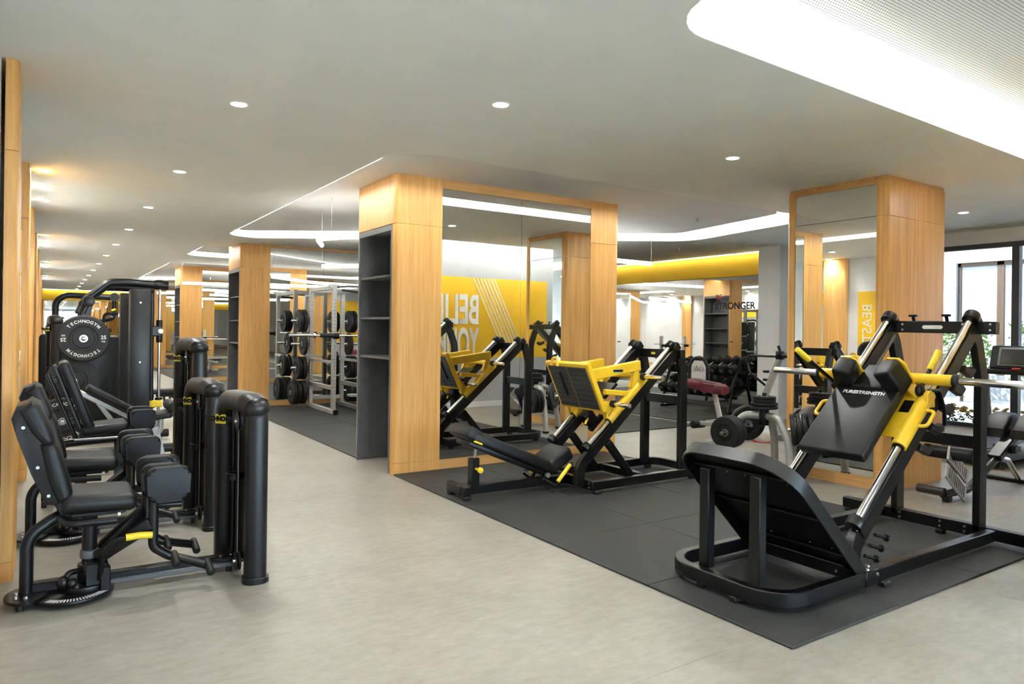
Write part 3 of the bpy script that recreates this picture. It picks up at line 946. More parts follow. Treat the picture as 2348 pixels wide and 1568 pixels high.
obj('lift_loop', MB().tube([q + V((0, .045, -.02)) + fn * .03, q + V((0, .045, .0)) + fv * .05, q + V((0, -.045, .0)) + fv * .05, q + V((0, -.045, -.02)) + fn * .03], .014, .04), 'yellow', lp_)
for y in (yn, yf):
    s = 1 if y == yf else -1
    A = V((4.33, y, .77)); B = V((4.15, y, 1.17)); Cc = V((4.80, y, 1.17)); D = V((4.88, y, 1.07)); E_ = V((4.42, y, .655))
    obj('sled_arm', MB().beam(B - fv * .1 + rd * .02, Cc, .055, .10, fv, .008), 'yellow', lp_)
    sl = obj('sleeve', MB().cyl(rb + V((0, y, 0)) + rd * .34, rb + V((0, y, 0)) + rd * .93, .045, 22, bev=.004), 'yellow', lp_)
    obj('bushing', MB().cyl(rb + V((0, y, 0)) + rd * .333, rb + V((0, y, 0)) + rd * .35, .034, 18), 'black', sl)
    obj('gusset', MB().prism([(0, 0), (.16, -.03), (.04, -.17)], (4.33, y, .85), (1, 0, 0), (0, 0, 1), .05, .005), 'yellow', lp_)
    obj('sled_strut', MB().beam((4.36, y, .93), (4.66, y, .90), .05, .05, (0, 0, 1), .006), 'yellow', lp_)
    obj('sled_post', MB().beam((4.76, y, 1.14), (4.70, y, .95), .05, .06, (1, 0, 0), .006), 'yellow', lp_)
    if s < 0: badge('badge', (4.50, y - .0295, 1.125), (Cc - B), (0, 0, 1), .11, .03, lp_, 'silverw')
    for hx, hz2, ln in ((4.80, 1.065, .25), (4.42, .82, .22)):
        a = V((hx, y + s * .03, hz2))
        obj('plate_horn', MB().cyl(a, a + V((0, s * (ln + .03), 0)), .022, 18, bev=.004), 'chrome', lp_)
        obj('horn_collar', MB().cyl(a + V((0, s * .01, 0)), a + V((0, s * .045, 0)), .034, 18, bev=.003), 'black', lp_)
obj('cross_tube', MB().cyl((4.80, yn, 1.065), (4.80, yf, 1.065), .03, 18), 'yellow', lp_)
obj('lower_plate', MB().prism([(-.14, -.1), (.14, -.1), (.14, .1), (-.14, .1)], (4.56, yc - .03, .92), (0, 1, 0), rd, .03, .005), 'black', lp_)
obj('latch_block', MB().box((4.40, yc - .02, .66), (.12, .1, .14), Matrix.Rotation(-.72, 3, 'Y'), .012, 2).box((4.50, yc - .02, .60), (.2, .05, .05), Matrix.Rotation(-.72, 3, 'Y'), .006), 'black', lp_)
obj('latch_handle', MB().cyl((4.33, yc - .06, .60), (4.36, yc - .06, .66), .012, 12), 'yplastic', lp_)
# bench: reclined back pad, seat, grips
b0, b1 = V((3.92, yc + .03, .205)), V((3.07, yc + .08, .56))
bd = (b1 - b0).normalized()
bw = V((0, 1, 0))
bn = bd.cross(bw).normalized()
if bn.z < 0: bn = -bn
Rb = Matrix((bd, bw, bd.cross(bw))).transposed()
pad = obj('back_pad', MB().box((b0 + b1) / 2 + bn * .02, ((b1 - b0).length, .34, .105), Rb, .03, 4), 'leather', lp_)
obj('pad_top', MB().box(b1 + bn * .03 - bd * .02, (.17, .335, .115), Rb @ Matrix.Rotation(.18, 3, 'Y'), .025, 3), 'leather', lp_)
obj('pad_board', MB().box((b0 + b1) / 2 - bn * .045, ((b1 - b0).length - .02, .24, .05), Rb, .01, 2), 'blackm', lp_)
q = b1 - bn * .02 - bd * .06 - bw * .15
obj('pad_loop', MB().tube([q + bd * .035, q + bd * .035 - bw * .035, q - bd * .035 - bw * .035, q - bd * .035], .008, .015, 10), 'yplastic', lp_)
s0 = V((3.95, yc + .02, .20)); sd = V((.55, 0, .62)).normalized()
Rs = Matrix((sd, bw, sd.cross(bw))).transposed()
obj('seat_pad', MB().box(s0 + sd * .10 + V((-.02, 0, .02)), (.28, .32, .13), Matrix.Rotation(-.52, 3, 'Y'), .03, 3), 'leather', lp_)
for s in (-1, 1):
    g0 = V((3.88, yc + .02 + s * .20, .10)); g1 = V((4.06, yc + .02 + s * .20, .26))
    hb = obj('seat_bracket', MB().tube([(3.78, yc + .02 + s * .17, .15), (3.9, yc + .02 + s * .2, .07), g1 + V((.03, 0, .04)), (4.12, yc + .02 + s * .12, .2)], .014, .05), 'black', lp_)
    obj('grip', MB().cyl(g0 + V((.02, -.02 * -s, .02)), g1, .019, 16, bev=.005), 'yplastic', hb)
    obj('pivot_cap', MB().cyl((3.82, yc + .02 + s * .16, .18), (3.82, yc + .02 + s * .185, .18), .024, 16), 'steel', lp_)
obj('bench_post', MB().bb(3.13, 3.21, yc + .03, yc + .11, bz, .36, .006), 'black', lp_)
obj('adjuster', MB().beam((3.17, yc + .07, .3), (3.2, yc + .07, .52), .035, .012, (1, 0, 0), .002), 'steel', lp_)
k_ = obj('knob', MB().cyl((3.17, yc + .03, .27), (3.17, yc - .03, .27), .012, 12).cyl((3.17, yc - .03, .27), (3.17, yc - .06, .27), .026, 18, bev=.005), 'yplastic', lp_)

# ------------------------------------------------------------------ hanging curved light tubes
def pendant(label, pts, fil, cables, z=2.6):
    P_ = [V((x, y, z)) for x, y in pts]
    t = thing('pendant_light', label, 'light', tuple(P_[0]), 'curved tube lights hanging between the columns')
    path = fillet(P_, fil, 8)
    prof = [(.028 * math.cos(a * PI / 6), .034 * math.sin(a * PI / 6)) for a in range(12)]
    obj('light_tube', MB().sweep(path, prof, False, (0, 0, 1)), 'tube', t)
    for a in cables:
        q = path[0].lerp(path[1], 0) if a == 0 else path[min(len(path) - 1, int(a * (len(path) - 1)))]
        obj('cable', MB().cyl(q + V((0, 0, .03)), (q.x, q.y, 3.09), .0025, 6), 'steel', t)
    return t
pendant('curved white tube light hanging beyond the first mirrored column', [(3.06, 9.25), (2.78, 8.6), (3.1, 8.0), (8.2, 8.3)], [0, .5, .4, 0], (0, .5, 1))
pendant('white tube light hanging over the silver power rack', [(3.95, 11.9), (5.2, 10.6), (8.2, 9.6)], [0, 1., 0], (0, 1), 2.55)
pendant('white tube light hanging past the second mirrored column', [(2.8, 19.05), (4.8, 18.4), (8.0, 15.6)], [0, 1., 0], (0, .5, 1), 2.55)
pendant('white tube light hanging low past the second mirrored column', [(4.4, 16.5), (6.0, 15.8), (7.6, 15.2)], [0, 1., 0], (0, 1), 2.5)
pendant('white tube light hanging past the third mirrored column', [(3.0, 25.5), (5.0, 24.6), (8.0, 22.0)], [0, 1., 0], (0, .5, 1), 2.55)

# ------------------------------------------------------------------ outdoors
tag(obj('pavement', MB().bb(XL - 3, 60, Y0 - 40, 60, -.3, -.12, 0), 'stone'), kind='structure')  # stretch behind the rear window is added to bounce daylight in
ob = thing('neighbouring_building', 'pale rendered building with bronze framed windows across the paved court', 'building', (20.5, 9, -.12))
obj('wall', MB().bb(20.0, 20.4, -4, 9.0, 3.4, 7.0, 0).bb(20.0, 20.4, -4, 9.0, -.12, .5, 0).bb(20.0, 20.4, 9.0, 24, -.12, 7.0, 0).bb(20.0, 20.4, -4, 6.0, .5, 3.4, 0), 'outwall', ob)
for k in range(3):
    a = 6.0 + k
    w = obj('window', MB().bb(20.1, 20.2, a, a + .08, .5, 3.4).bb(20.1, 20.2, a + .92, a + 1.0, .5, 3.4).bb(20.1, 20.2, a, a + 1, 3.3, 3.4), 'bframe', ob)
    obj('pane', MB().bb(20.14, 20.16, a + .08, a + .92, .5, 3.3, 0), 'winpane', w)

# ------------------------------------------------------------------ weight plates
def plate_mb(o, axis, r, t, seg=36):
    return MB().lathe([(.026, -t / 2), (r * .40, -t / 2), (r * .42, -t * .30), (r * .52, -t * .30), (r * .54, -t * .46), (r * .93, -t * .46), (r, -t * .30), (r, t * .30), (r * .93, t * .46), (r * .54, t * .46), (r * .52, t * .30), (r * .42, t * .30), (r * .40, t / 2), (.026, t / 2), (.026, -t / 2)], o, axis, seg)

def plate(label, o, axis, r, t, letters=None, group=None, name='weight_plate', spin=0.):
    p = thing(name, label, 'weight plate', o, group)
    obj('disc', plate_mb(o, axis, r, t), 'rubber', p, sharp=.5)
    a = V(axis).normalized()
    h = obj('hub_ring', MB().lathe([(.026, t / 2 + .001), (.04, t / 2 + .001), (.042, t / 2 - .006), (.026, t / 2 - .006)], o, a, 24).lathe([(.026, -t / 2 - .001), (.04, -t / 2 - .001), (.042, -t / 2 + .006), (.026, -t / 2 + .006)], o, a, 24), 'steel', p)
    if letters:
        ax = V((1, 0, 0)); ay = V((0, 0, 1)); n = ax.cross(ay)
        mb = MB()
        rr = r * .735
        for half in (0, PI):
            for w, mid, size, step in ((letters[0], PI / 2, .046, .205),):
                for i, ch in enumerate(w):
                    th = mid + half + spin - (i - (len(w) - 1) / 2) * step
                    c = V(o) + n * (t * .46 + .001) + (ax * math.cos(th) + ay * math.sin(th)) * rr
                    ux = ax * math.sin(th) - ay * math.cos(th)
                    mb.add(text_mesh(ch, size, .0006, .0012), frame(c, ux, n.cross(ux)))
            c = V(o) + n * (t * .46 + .001)
            d = (ax * math.cos(half + spin) + ay * math.sin(half + spin))
            u = d; v_ = n.cross(u)
            mb.add(text_mesh(letters[1], .055, .0006, .0012), frame(c + d * rr + v_ * .012, u, v_))
            mb.add(text_mesh('KG', .024, .0006, .0008), frame(c + d * rr - v_ * .032, u, v_))
        tag(obj('lettering', mb, 'print', p), kind='stuff')
    return p

# ------------------------------------------------------------------ selectorised weight tower (part of a machine)
def sup(w, d, n=16, e=3.2):
    out = []
    for k in range(n):
        a = 2 * PI * k / n
        c, s = math.cos(a), math.sin(a)
        out.append((w / 2 * math.copysign(abs(c) ** (2 / e), c), d / 2 * math.copysign(abs(s) ** (2 / e), s)))
    return out

def tower(p, x, y, h):
    """inverted-U shroud: round column on the -y side, broad cover on the +y side, thickness along x"""
    s = h / 1.085
    col_path = fillet([(x + .055, y, .03), (x + .055, y, h - .075), (x + .05, y + .25, h - .06)], [0, .07, 0], 8)
    obj('round_column', MB().sweep(col_path, sup(.13, .125, 20, 2.4), False, (1, 0, 0)), 'blackm', p)
    obj('column_foot', MB().prism(rrect(.15, .145, .06), (x + .055, y, .018), (1, 0, 0), (0, 1, 0), .036, .004), 'blackm', p)
    cov = fillet([(x, y + .52, .03), (x, y + .52, h - .05), (x + .03, y + .06, h - .04), (x + .05, y - .01, h - .065)], [0, .15, .06, 0], 10)
    hood = MB().sweep(cov, sup(.125, .15, 20, 2.8), False, (1, 0, 0))
    hood.sphere((x + .05, y - .012, h - .066), 1, (.076, .062, .063), 20, 12)
    obj('cover', hood, 'blackm', p)
    obj('stack_panel', MB().bb(x + .03, x + .07, y + .05, y + .48, .06, h - .05, .01), 'black', p)
    obj('window_slot', MB().prism(rrect(.06, h * .62, .028), (x - .066, y + .52, h * .44), (0, -1, 0), (0, 0, 1), .004), 'black', p)
    for k in range(2):
        obj('guide_bar', MB().cyl((x - .005, y + .2 + .12 * k, .06), (x - .005, y + .2 + .12 * k, h - .06), .011, 10), 'black', p)
    obj('cable', MB().cyl((x - .02, y + .12, .1), (x - .02, y + .12, h - .12), .004, 8), 'grey', p)
    for z, r in ((h - .15, .06), (.10, .055)):
        pu = obj('pulley', MB().lathe([(0, -.012), (r, -.012), (r * .86, 0), (r, .012), (0, .012)], (x - .02, y + .12, z), (1, 0, 0), 24), 'black', p)
        obj('axle', MB().cyl((x - .045, y + .12, z), (x + .03, y + .12, z), .012, 10), 'steel', pu)
    b = obj('bottle_ring', MB().tube([(x - .02 + .045 * math.cos(a * PI / 8), y + .22 + .05 * math.sin(a * PI / 8), h * .56) for a in range(16)], .006, 0, 8, closed=True), 'black', p)
    obj('bottle_band', MB().sweep([(x - .02 + .045 * math.cos(a * PI / 8), y + .22 + .05 * math.sin(a * PI / 8), h * .545) for a in range(16)], [(-.002, -.02), (.002, -.02), (.002, .02), (-.002, .02)], True, (0, 0, 1)), 'black', b)
    badge('logo', (x - .056, y + .462, h - .175), (.62, -.78, 0), (0, 0, 1), .09, .06, p, 'ylogo')

# ------------------------------------------------------------------ seated hip machine
def hip_machine(label, yc):
    p = thing('hip_machine', label, 'gym machine', (.45, yc, 0), 'seated hip machines along the aisle')
    A = obj
    A('floor_rail', MB().beam((-.08, yc + .0, .072), (1.02, yc - .04, .072), .07, .05), 'black', p)
    A('cable_channel', MB().beam((.3, yc - .045, .05), (.98, yc - .075, .05), .03, .03), 'grey', p)
    bpl = A('rear_plate', MB().prism([(.10 * math.cos(a * PI / 12), .14 * math.sin(a * PI / 12)) for a in range(24)], (-.075, yc - .05, .045), (1, 0, 0), (0, 1, 0), .018, .004), 'black', p)
    bolts('bolt', [(-.12, yc - .1, .054), (-.075, yc - .12, .054), (-.12, yc - .04, .054)], (0, 0, 1), bpl, .012, .012)
    for q in ((-.1, yc - .13, .0), (-.1, yc + .06, 0), (.95, yc - .06, 0)):
        A('rubber_foot', MB().cyl(q, (q[0], q[1], .04), .018, 12), 'rubber', p)
    A('rear_tube', MB().tube([(-.075, yc - .02, .05), (-.075, yc - .02, .35), (.06, yc, .44), (.22, yc, .452)], .033, .13, 14, 8), 'black', p)
    # backrest
    shell = [(-.142, 1.0), (-.118, 1.065), (-.065, 1.082), (-.03, 1.06), (.03, .90), (.062, .80), (.10, .62), (.098, .56), (.06, .53), (.015, .535), (-.05, .70), (-.115, .90)]
    sh = A('backrest_shell', MB().prism([(a - .006, b) for a, b in shell], (0, yc, 0), (1, 0, 0), (0, 0, 1), .27, .012, 2), 'blackm', p)
    bolts('rivet', [(-.095, yc - .136, .955), (-.03, yc - .136, .74), (.02, yc - .136, .585)], (0, -1, 0), sh, .010, .003)
    up = [(-.115, 1.05), (-.06, 1.095), (-.02, 1.07), (.045, .89), (.04, .855), (0, .85), (-.06, .93)]
    A('upper_cushion', MB().prism(up, (0, yc, 0), (1, 0, 0), (0, 0, 1), .34, .035, 4), 'leather', p)
    lo = [(-.02, .86), (.045, .875), (.07, .83), (.128, .60), (.12, .545), (.07, .535), (.02, .66)]
    A('lower_cushion', MB().prism(lo, (0, yc, 0), (1, 0, 0), (0, 0, 1), .36, .035, 4), 'leather', p)
    A('backrest_bar', MB().beam((.10, yc, .43), (-.02, yc, .72), .06, .035, (1, 0, 0)), 'black', p)
    # seat
    A('seat_pad', MB().box((.255, yc, .525), (.37, .42, .10), Matrix.Rotation(.05, 3, 'Y'), .046, 5), 'leather', p)
    A('seat_plate', MB().box((.25, yc, .465), (.26, .3, .025), None, .005), 'black', p)
    for s in (-1, 1):
        A('seat_handle', MB().tube([(.08, yc + s * .12, .45), (.12, yc + s * .22, .44), (.33, yc + s * .225, .435)], .021, .05, 12), 'black', p)
        A('handle_bolt', MB().cyl((.335, yc + s * .225, .465), (.35, yc + s * .225, .465), .012, 10), 'steel', p)
    A('seat_post', MB().cyl((.215, yc - .02, .06), (.215, yc - .02, .46), .038, 18), 'black', p)
    hub = A('pivot_hub', MB().cyl((.215, yc - .03, .03), (.215, yc - .03, .17), .058, 20, bev=.006).bb(.19, .30, yc - .14, yc + .04, .05, .19, .008).bb(.26, .31, yc - .17, yc - .11, .03, .17, .006), 'black', p)
    A('hub_collar', MB().cyl((.215, yc - .03, .20), (.215, yc - .03, .245), .047, 20, bev=.006), 'grey', p)
    A('index_disc', MB().cyl((.14, yc - .07, .02), (.14, yc - .07, .042), .195, 36, bev=.004).cyl((.2, yc - .05, .042), (.2, yc - .05, .075), .12, 30, bev=.004), 'black', p)
    sc = MB()
    for k in range(22):
        a = -2.35 + k * .085
        c, s = math.cos(a), math.sin(a)
        sc.beam((.14 + .15 * c, yc - .07 + .15 * s, .0435), (.14 + .185 * c, yc - .07 + .185 * s, .0435), .007, .002, (0, 0, 1), 0)
    tag(A('scale_marks', sc, 'print', p), kind='stuff')
    A('index_lever', MB().tube([(.2, yc - .05, .14), (.12, yc - .1, .15), (.09, yc - .12, .12)], .016, .03, 10).sphere((.09, yc - .12, .105), .03, (1, 1, 1.3)).sphere((.13, yc - .14, .10), .026), 'black', p)
    yl = A('start_lever', MB().tube([(.26, yc - .15, .10), (.275, yc - .2, .26), (.32, yc - .24, .335), (.40, yc - .24, .338)], .012, .05, 10), 'black', p)
    A('grip', MB().tube([(.375, yc - .24, .337), (.44, yc - .24, .339), (.505, yc - .24, .332)], .019, 0, 14), 'yplastic', yl)
    # leg arms and knee pads
    for s in (-1, 1):
        y = yc + s * .17 - .02
        A('swing_arm', MB().beam((.25, yc - .03 + s * .04, .20), (.505, y, .385), .05, .075, (0, 0, 1), .015, 2).beam((.27, yc - .03 + s * .06, .235), (.5, y, .40), .04, .05, (0, 0, 1), .012), 'black', p)
        A('leg_tube', MB().tube([(.515, y, .53), (.515, y, .25), (.60, y - s * .01, .185), (.80, y + s * .06, .115)], .026, .06, 12, 6), 'black', p)
        A('pad_arm', MB().cyl((.515, y + s * -.01, .485), (.66, y + s * .0, .478), .022, 14, bev=.003), 'black', p)
        for q in ((.62, y + s * .0, .178), (.79, y + s * .06, .12)):
            A('foot_peg', MB().cyl((q[0], q[1] + .02, q[2] + .02), (q[0] + .01, q[1] - .075, q[2] - .03), .022, 14, bev=.006), 'rubber', p)
        for k in (0, 1):
            yy_ = y + s * (.035 - .075 * k)
            poly = rrect(.22 if k == 0 else .20, .195 if k == 0 else .185, .045, 7)
            poly = [(a * (1 + .10 * (b / .19)), b) for a, b in poly]
            kp = A('knee_pad', MB().prism(poly, (.585 - .03 * k, yy_, .605 + .012 * k), (1, 0, 0), (0, 0, 1), .07, .022, 5), 'leather', p)
    A('tail_plate', MB().prism([(.09 * math.cos(a * PI / 10), .06 * math.sin(a * PI / 10)) for a in range(20)], (.93, yc - .06, .085), (1, 0, 0), (0, 1, 0), .014, .003), 'black', p)
    bolts('bolt', [(.9, yc - .06, .092), (.96, yc - .06, .092)], (0, 0, 1), p, .01, .012)
    tower(p, .985, yc - .325, 1.085)
    return p
hm = hip_machine('black seated hip machine standing before the first oak pilaster', 4.6)
dup(hm, (.45, 5.86, 0), 0, 'second black seated hip machine, beside the first oak pilaster')

# third machine in the row: leg extension with a higher tower
def leg_extension():
    yc = 6.95
    p = thing('leg_extension', 'black leg extension machine with a taller weight tower beyond the hip machines', 'gym machine', (.5, yc, 0))
    A = obj
    A('floor_rail', MB().beam((-.02, yc, .07), (1.05, yc - .04, .07), .07, .06), 'black', p)
    A('rear_stand', MB().tube([(.02, yc, .06), (.02, yc, .42), (.14, yc, .5), (.5, yc, .52)], .034, .12, 14), 'black', p)
    for q in ((0, yc - .08, 0), (.9, yc - .08, 0)): A('rubber_foot', MB().cyl(q, (q[0], q[1], .05), .02, 12), 'rubber', p)
    b0, b1 = V((.29, yc, .60)), V((.09, yc, 1.17))
    d = (b1 - b0).normalized()
    R = Matrix((d, V((0, 1, 0)), d.cross(V((0, 1, 0))))).transposed()
    A('back_pad', MB().box((b0 + b1) / 2 + V((.03, 0, .01)), (.62, .36, .08), R, .03, 4), 'leather', p)
    A('back_board', MB().box((b0 + b1) / 2 - V((.03, 0, .01)), (.6, .28, .03), R, .008), 'blackm', p)
    for t in (.18, .8):
        q = b0.lerp(b1, t) - V((.055, 0, .02))
        A('slide_clamp', MB().box(q, (.06, .09, .06), R, .008), 'black', p)
    A('back_tube', MB().cyl(b0 - V((.075, .1, .05)), b1 - V((.075, .1, .08)), .016, 12), 'black', p)
    A('seat_pad', MB().box((.42, yc, .62), (.36, .38, .085), Matrix.Rotation(-.08, 3, 'Y'), .035, 4), 'leather', p)
    A('seat_frame', MB().bb(.24, .6, yc - .12, yc + .12, .53, .58, .006).bb(.5, .58, yc - .05, yc + .05, .08, .53, .006), 'black', p)
    A('seat_rail', MB().cyl((.2, yc - .2, .555), (.6, yc - .2, .555), .012, 12), 'steel', p)
    for s in (-1, 1):
        A('thigh_pad', MB().prism([(a * (1 + .1 * b / .17), b) for a, b in rrect(.19, .17, .04, 7)], (.70, yc + s * .14 - .05, .69), (1, 0, 0), (0, 0, 1), .075, .022, 5), 'leather', p)
        A('pad_tube', MB().tube([(.6, yc + s * .12, .35), (.66, yc + s * .12, .5), (.70, yc + s * .12, .62)], .022, .05, 12), 'black', p)
    A('lever_arm', MB().tube([(.58, yc - .16, .56), (.66, yc - .18, .35), (.78, yc - .18, .2), (.92, yc - .16, .22)], .026, .08, 12), 'black', p)
    A('grip', MB().cyl((.56, yc - .24, .30), (.66, yc - .24, .305), .018, 14), 'yplastic', p)
    tower(p, 1.055, yc - .38, 1.375)
    return p
leg_extension()

# ------------------------------------------------------------------ smith machine with stored plates
def smith():
    y0 = 9.0
    p = thing('smith_machine', 'tall black guided-bar machine with plates on its slanted upright', 'gym machine', (.6, y0, 0))
    A = obj
    for y in (y0, y0 + 1.25):
        A('column', MB().bb(.78, .985, y - .12, y + .10, 0, 1.90, .012, 2), 'blackm', p)
        A('column_edge', MB().cyl((1.005, y - .03, .05), (1.005, y - .03, 1.86), .024, 14), 'black', p)
        A('top_tube', MB().tube([(.33, y - .02, 1.62), (.40, y - .02, 1.80), (.58, y - .02, 1.965), (.78, y - .02, 1.975), (1.06, y - .02, 1.96)], .047, .10, 16, 6), 'black', p)
        A('tube_joint', MB().cyl((.305, y - .075, 1.72), (.455, y - .075, 1.70), .0, 4) if False else MB().cyl((.385, y - .1, 1.75), (.385, y + .05, 1.75), .058, 20, bev=.006), 'black', p)
        A('slanted_upright', MB().rect([(.385, y - .02, 1.75), (.30, y - .02, 1.2), (.10, y - .02, .08)], .085, .08, .3, (0, 1, 0)), 'black', p)
        A('end_cap', MB().cyl((1.02, y - .02, 1.962), (1.17, y - .02, 1.955), .055, 18, bev=.008).cyl((1.08, y - .02, 1.99), (1.08, y - .02, 2.02), .03, 14), 'black', p)
        A('guide_rod', MB().cyl((1.085, y - .02, .12), (1.085, y - .02, 1.93), .0155, 16), 'chrome', p)
        sl = A('slider', MB().cyl((1.085, y - .02, 1.30), (1.085, y - .02, 1.40), .034, 18, bev=.004).cyl((1.085, y - .02, 1.46), (1.085, y - .02, 1.56), .034, 18, bev=.004).bb(1.0, 1.11, y - .06, y + .02, 1.37, 1.49, .012), 'black', p)
        A('bar_end', MB().cyl((1.09, y - .10, 1.43), (1.09, y - .06, 1.43), .028, 18, bev=.004), 'print', sl)
        A('stop', MB().cyl((1.085, y - .02, .645), (1.085, y - .02, .67), .04, 18), 'black', p)
        A('stop_cushion', MB().bb(.985, 1.12, y - .06, y + .02, .56, .64, .01), 'yplastic', p)
        A('rod_foot', MB().cyl((1.085, y - .02, .1), (1.085, y - .02, .2), .032, 16), 'black', p)
        A('base_tube', MB().cyl((.05, y - .02, .085), (1.36, y - .02, .085), .052, 20, bev=.006), 'black', p)
        A('rubber_foot', MB().cyl((1.25, y - .02, 0), (1.25, y - .02, .04), .03, 14), 'rubber', p)
        A('rubber_foot', MB().cyl((.12, y - .02, 0), (.12, y - .02, .04), .03, 14), 'rubber', p)
    A('guided_bar', MB().cyl((1.085, y0 - .06, 1.43), (1.085, y0 + 1.3, 1.43), .015, 14), 'chrome', p)
    A('rear_crossbar', MB().bb(.85, .93, y0 + .1, y0 + 1.13, 1.75, 1.83, .006).bb(.06, .14, y0 + .05, y0 + 1.2, .1, .18, .006), 'black', p)
    for i, (x, z) in enumerate(((.335, 1.345), (.245, .885), (.15, .47))):
        A('storage_peg', MB().cyl((x, y0 - .04, z), (x, y0 - .24, z), .024, 16, bev=.004), 'chrome', p)
    bolts('bolt', [(.88, y0 - .121, z) for z in (1.75, 1.08)], (0, -1, 0), p, .012, .004)
    return p
smith()
plate('black 25 kg plate with white lettering hung highest on the slanted upright', (.335, 8.845, 1.345), (0, -1, 0), .252, .06, ('TECHNOGYM', '25'))
plate('plain black plate hung in the middle of the slanted upright', (.245, 8.912, .885), (0, -1, 0), .252, .05)
plate('black 20 kg plate with white lettering hung lowest on the slanted upright', (.15, 8.825, .47), (0, -1, 0), .252, .06, ('TECHNOGYM', '20'))

# adjustable bench with silver frame inside it
ab = thing('adjustable_bench', 'adjustable bench with silver frame and black pads beside the tall guided-bar machine', 'bench', (.6, 8.15, 0))
yb_ = 8.12
d = (V((.74, yb_, .60)) - V((.36, yb_, .84))).normalized()
R = Matrix((d, V((0, 1, 0)), d.cross(V((0, 1, 0))))).transposed()
obj('back_pad', MB().box((.56, yb_, .74), (.52, .28, .07), R, .022, 3), 'leather', ab)
obj('back_frame', MB().beam((.26, yb_, .84), (.86, yb_, .47), .06, .05, (0, 0, 1), .008), 'silver', ab)
obj('seat_pad', MB().box((.93, yb_, .56), (.34, .30, .07), Matrix.Rotation(-.12, 3, 'Y'), .022, 3), 'leather', ab)
obj('adjuster', MB().beam((.44, yb_, .72), (.66, yb_, .38), .05, .045, (1, 0, 0), .006).beam((.6, yb_, .46), (.8, yb_, .17), .065, .06, (1, 0, 0), .006), 'silver', ab)
obj('main_beam', MB().tube([(.3, yb_, .10), (.6, yb_, .14), (1.0, yb_, .40), (1.0, yb_, .52)], .035, .1, 12), 'silver', ab)
obj('front_foot', MB().beam((1.05, yb_ - .25, .06), (1.05, yb_ + .25, .06), .07, .06).beam((1.04, yb_, .06), (.95, yb_, .45), .06, .06, (1, 0, 0)), 'silver', ab)
obj('rear_foot', MB().beam((.28, yb_ - .25, .06), (.28, yb_ + .25, .06), .07, .06), 'silver', ab)
for s in (-1, 1):
    for x in (.28, 1.05): obj('rubber_foot', MB().bb(x - .03, x + .03, yb_ + s * .24 - .02, yb_ + s * .24 + .02, 0, .035, .005), 'rubber', ab)
rl = obj('leg_roller', MB().cyl((1.10, yb_ - .2, .66), (1.10, yb_ + .2, .66), .055, 20, bev=.012), 'leather', ab)
obj('roller_arm', MB().beam((1.06, yb_, .55), (1.10, yb_, .66), .03, .03, (1, 0, 0)), 'silver', ab)

# ------------------------------------------------------------------ machines deeper in the aisle
def cable_station(label, x, y, h, name='cable_station'):
    p = thing(name, label, 'gym machine', (x, y, 0))
    A = obj
    A('stack_cover', MB().prism(rrect(.46, h, .06), (x, y, h / 2 + .03), (1, 0, 0), (0, 0, 1), .22, .03, 3), 'blackm', p)
    A('cover_slot', MB().prism(rrect(.11, h * .55, .05), (x + .02, y - .112, h * .48), (1, 0, 0), (0, 0, 1), .006), 'black', p)
    badge('logo', (x, y - .112, h - .10), (1, 0, 0), (0, 0, 1), .17, .05, p, 'ylogo')
    A('base', MB().bb(x - .3, x + .75, y - .06, y + .06, .03, .1, .01).bb(x - .28, x - .2, y - .35, y + .35, .0, .08, .01).bb(x + .66, x + .74, y - .3, y + .3, 0, .08, .01), 'black', p)
    A('seat_pad', MB().box((x + .45, y, .52), (.36, .36, .08), None, .03, 3), 'leather', p)
    A('seat_post', MB().bb(x + .4, x + .48, y - .04, y + .04, .1, .48, .006), 'black', p)
    A('back_pad', MB().box((x + .28, y, .85), (.08, .34, .5), Matrix.Rotation(-.15, 3, 'Y'), .03, 3), 'leather', p)
    return p
c1 = cable_station('black weight machine with yellow badge behind the stored plates', .62, 10.95, 1.32)
dup(c1, (.14, 12.4, 0), 0, 'black weight machine close to the oak pilasters beyond the stored plates')
tw = thing('chest_machine', 'black machine with round weight column right beside the oak pilasters', 'gym machine', (.12, 11.5, 0))
tower(tw, .07, 11.35, 1.60)
obj('base', MB().bb(.0, 1.0, 11.55, 11.65, 0, .08, .01), 'black', tw)
obj('seat_pad', MB().box((.6, 11.6, .5), (.36, .36, .08), None, .03, 3), 'leather', tw)
obj('seat_post', MB().bb(.56, .64, 11.56, 11.64, .08, .47, .006), 'black', tw)

pd = thing('pulldown_machine', 'black pulldown machine with a bent overhead tube far along the aisle', 'gym machine', (.55, 13.6, 0))
obj('overhead_tube', MB().tube([(.12, 13.6, .08), (.12, 13.6, 1.86), (.26, 13.6, 1.97), (1.0, 13.6, 1.95)], .05, .16, 14), 'black', pd)
obj('overhead_joint', MB().cyl((.95, 13.5, 1.96), (.95, 13.7, 1.96), .07, 16).cyl((.55, 13.45, 1.84), (.55, 13.75, 1.84), .05, 14).bb(.5, .6, 13.55, 13.65, 1.6, 1.95, .01), 'black', pd)
obj('lever_arm', MB().tube([(.95, 13.6, 1.95), (.95, 13.6, 1.60), (.75, 13.45, 1.55)], .035, .1, 12).tube([(.55, 13.6, 1.7), (.55, 13.5, 1.45), (.9, 13.4, 1.4)], .03, .08, 12), 'black', pd)
obj('handle', MB().tube([(1.0, 13.4, 1.68), (.80, 13.4, 1.68), (.78, 13.4, 1.5), (.72, 13.4, 1.3)], .025, .06, 10), 'black', pd)
obj('grip', MB().cyl((.9, 13.4, 1.73), (.96, 13.4, 1.75), .02, 10), 'yplastic', pd)
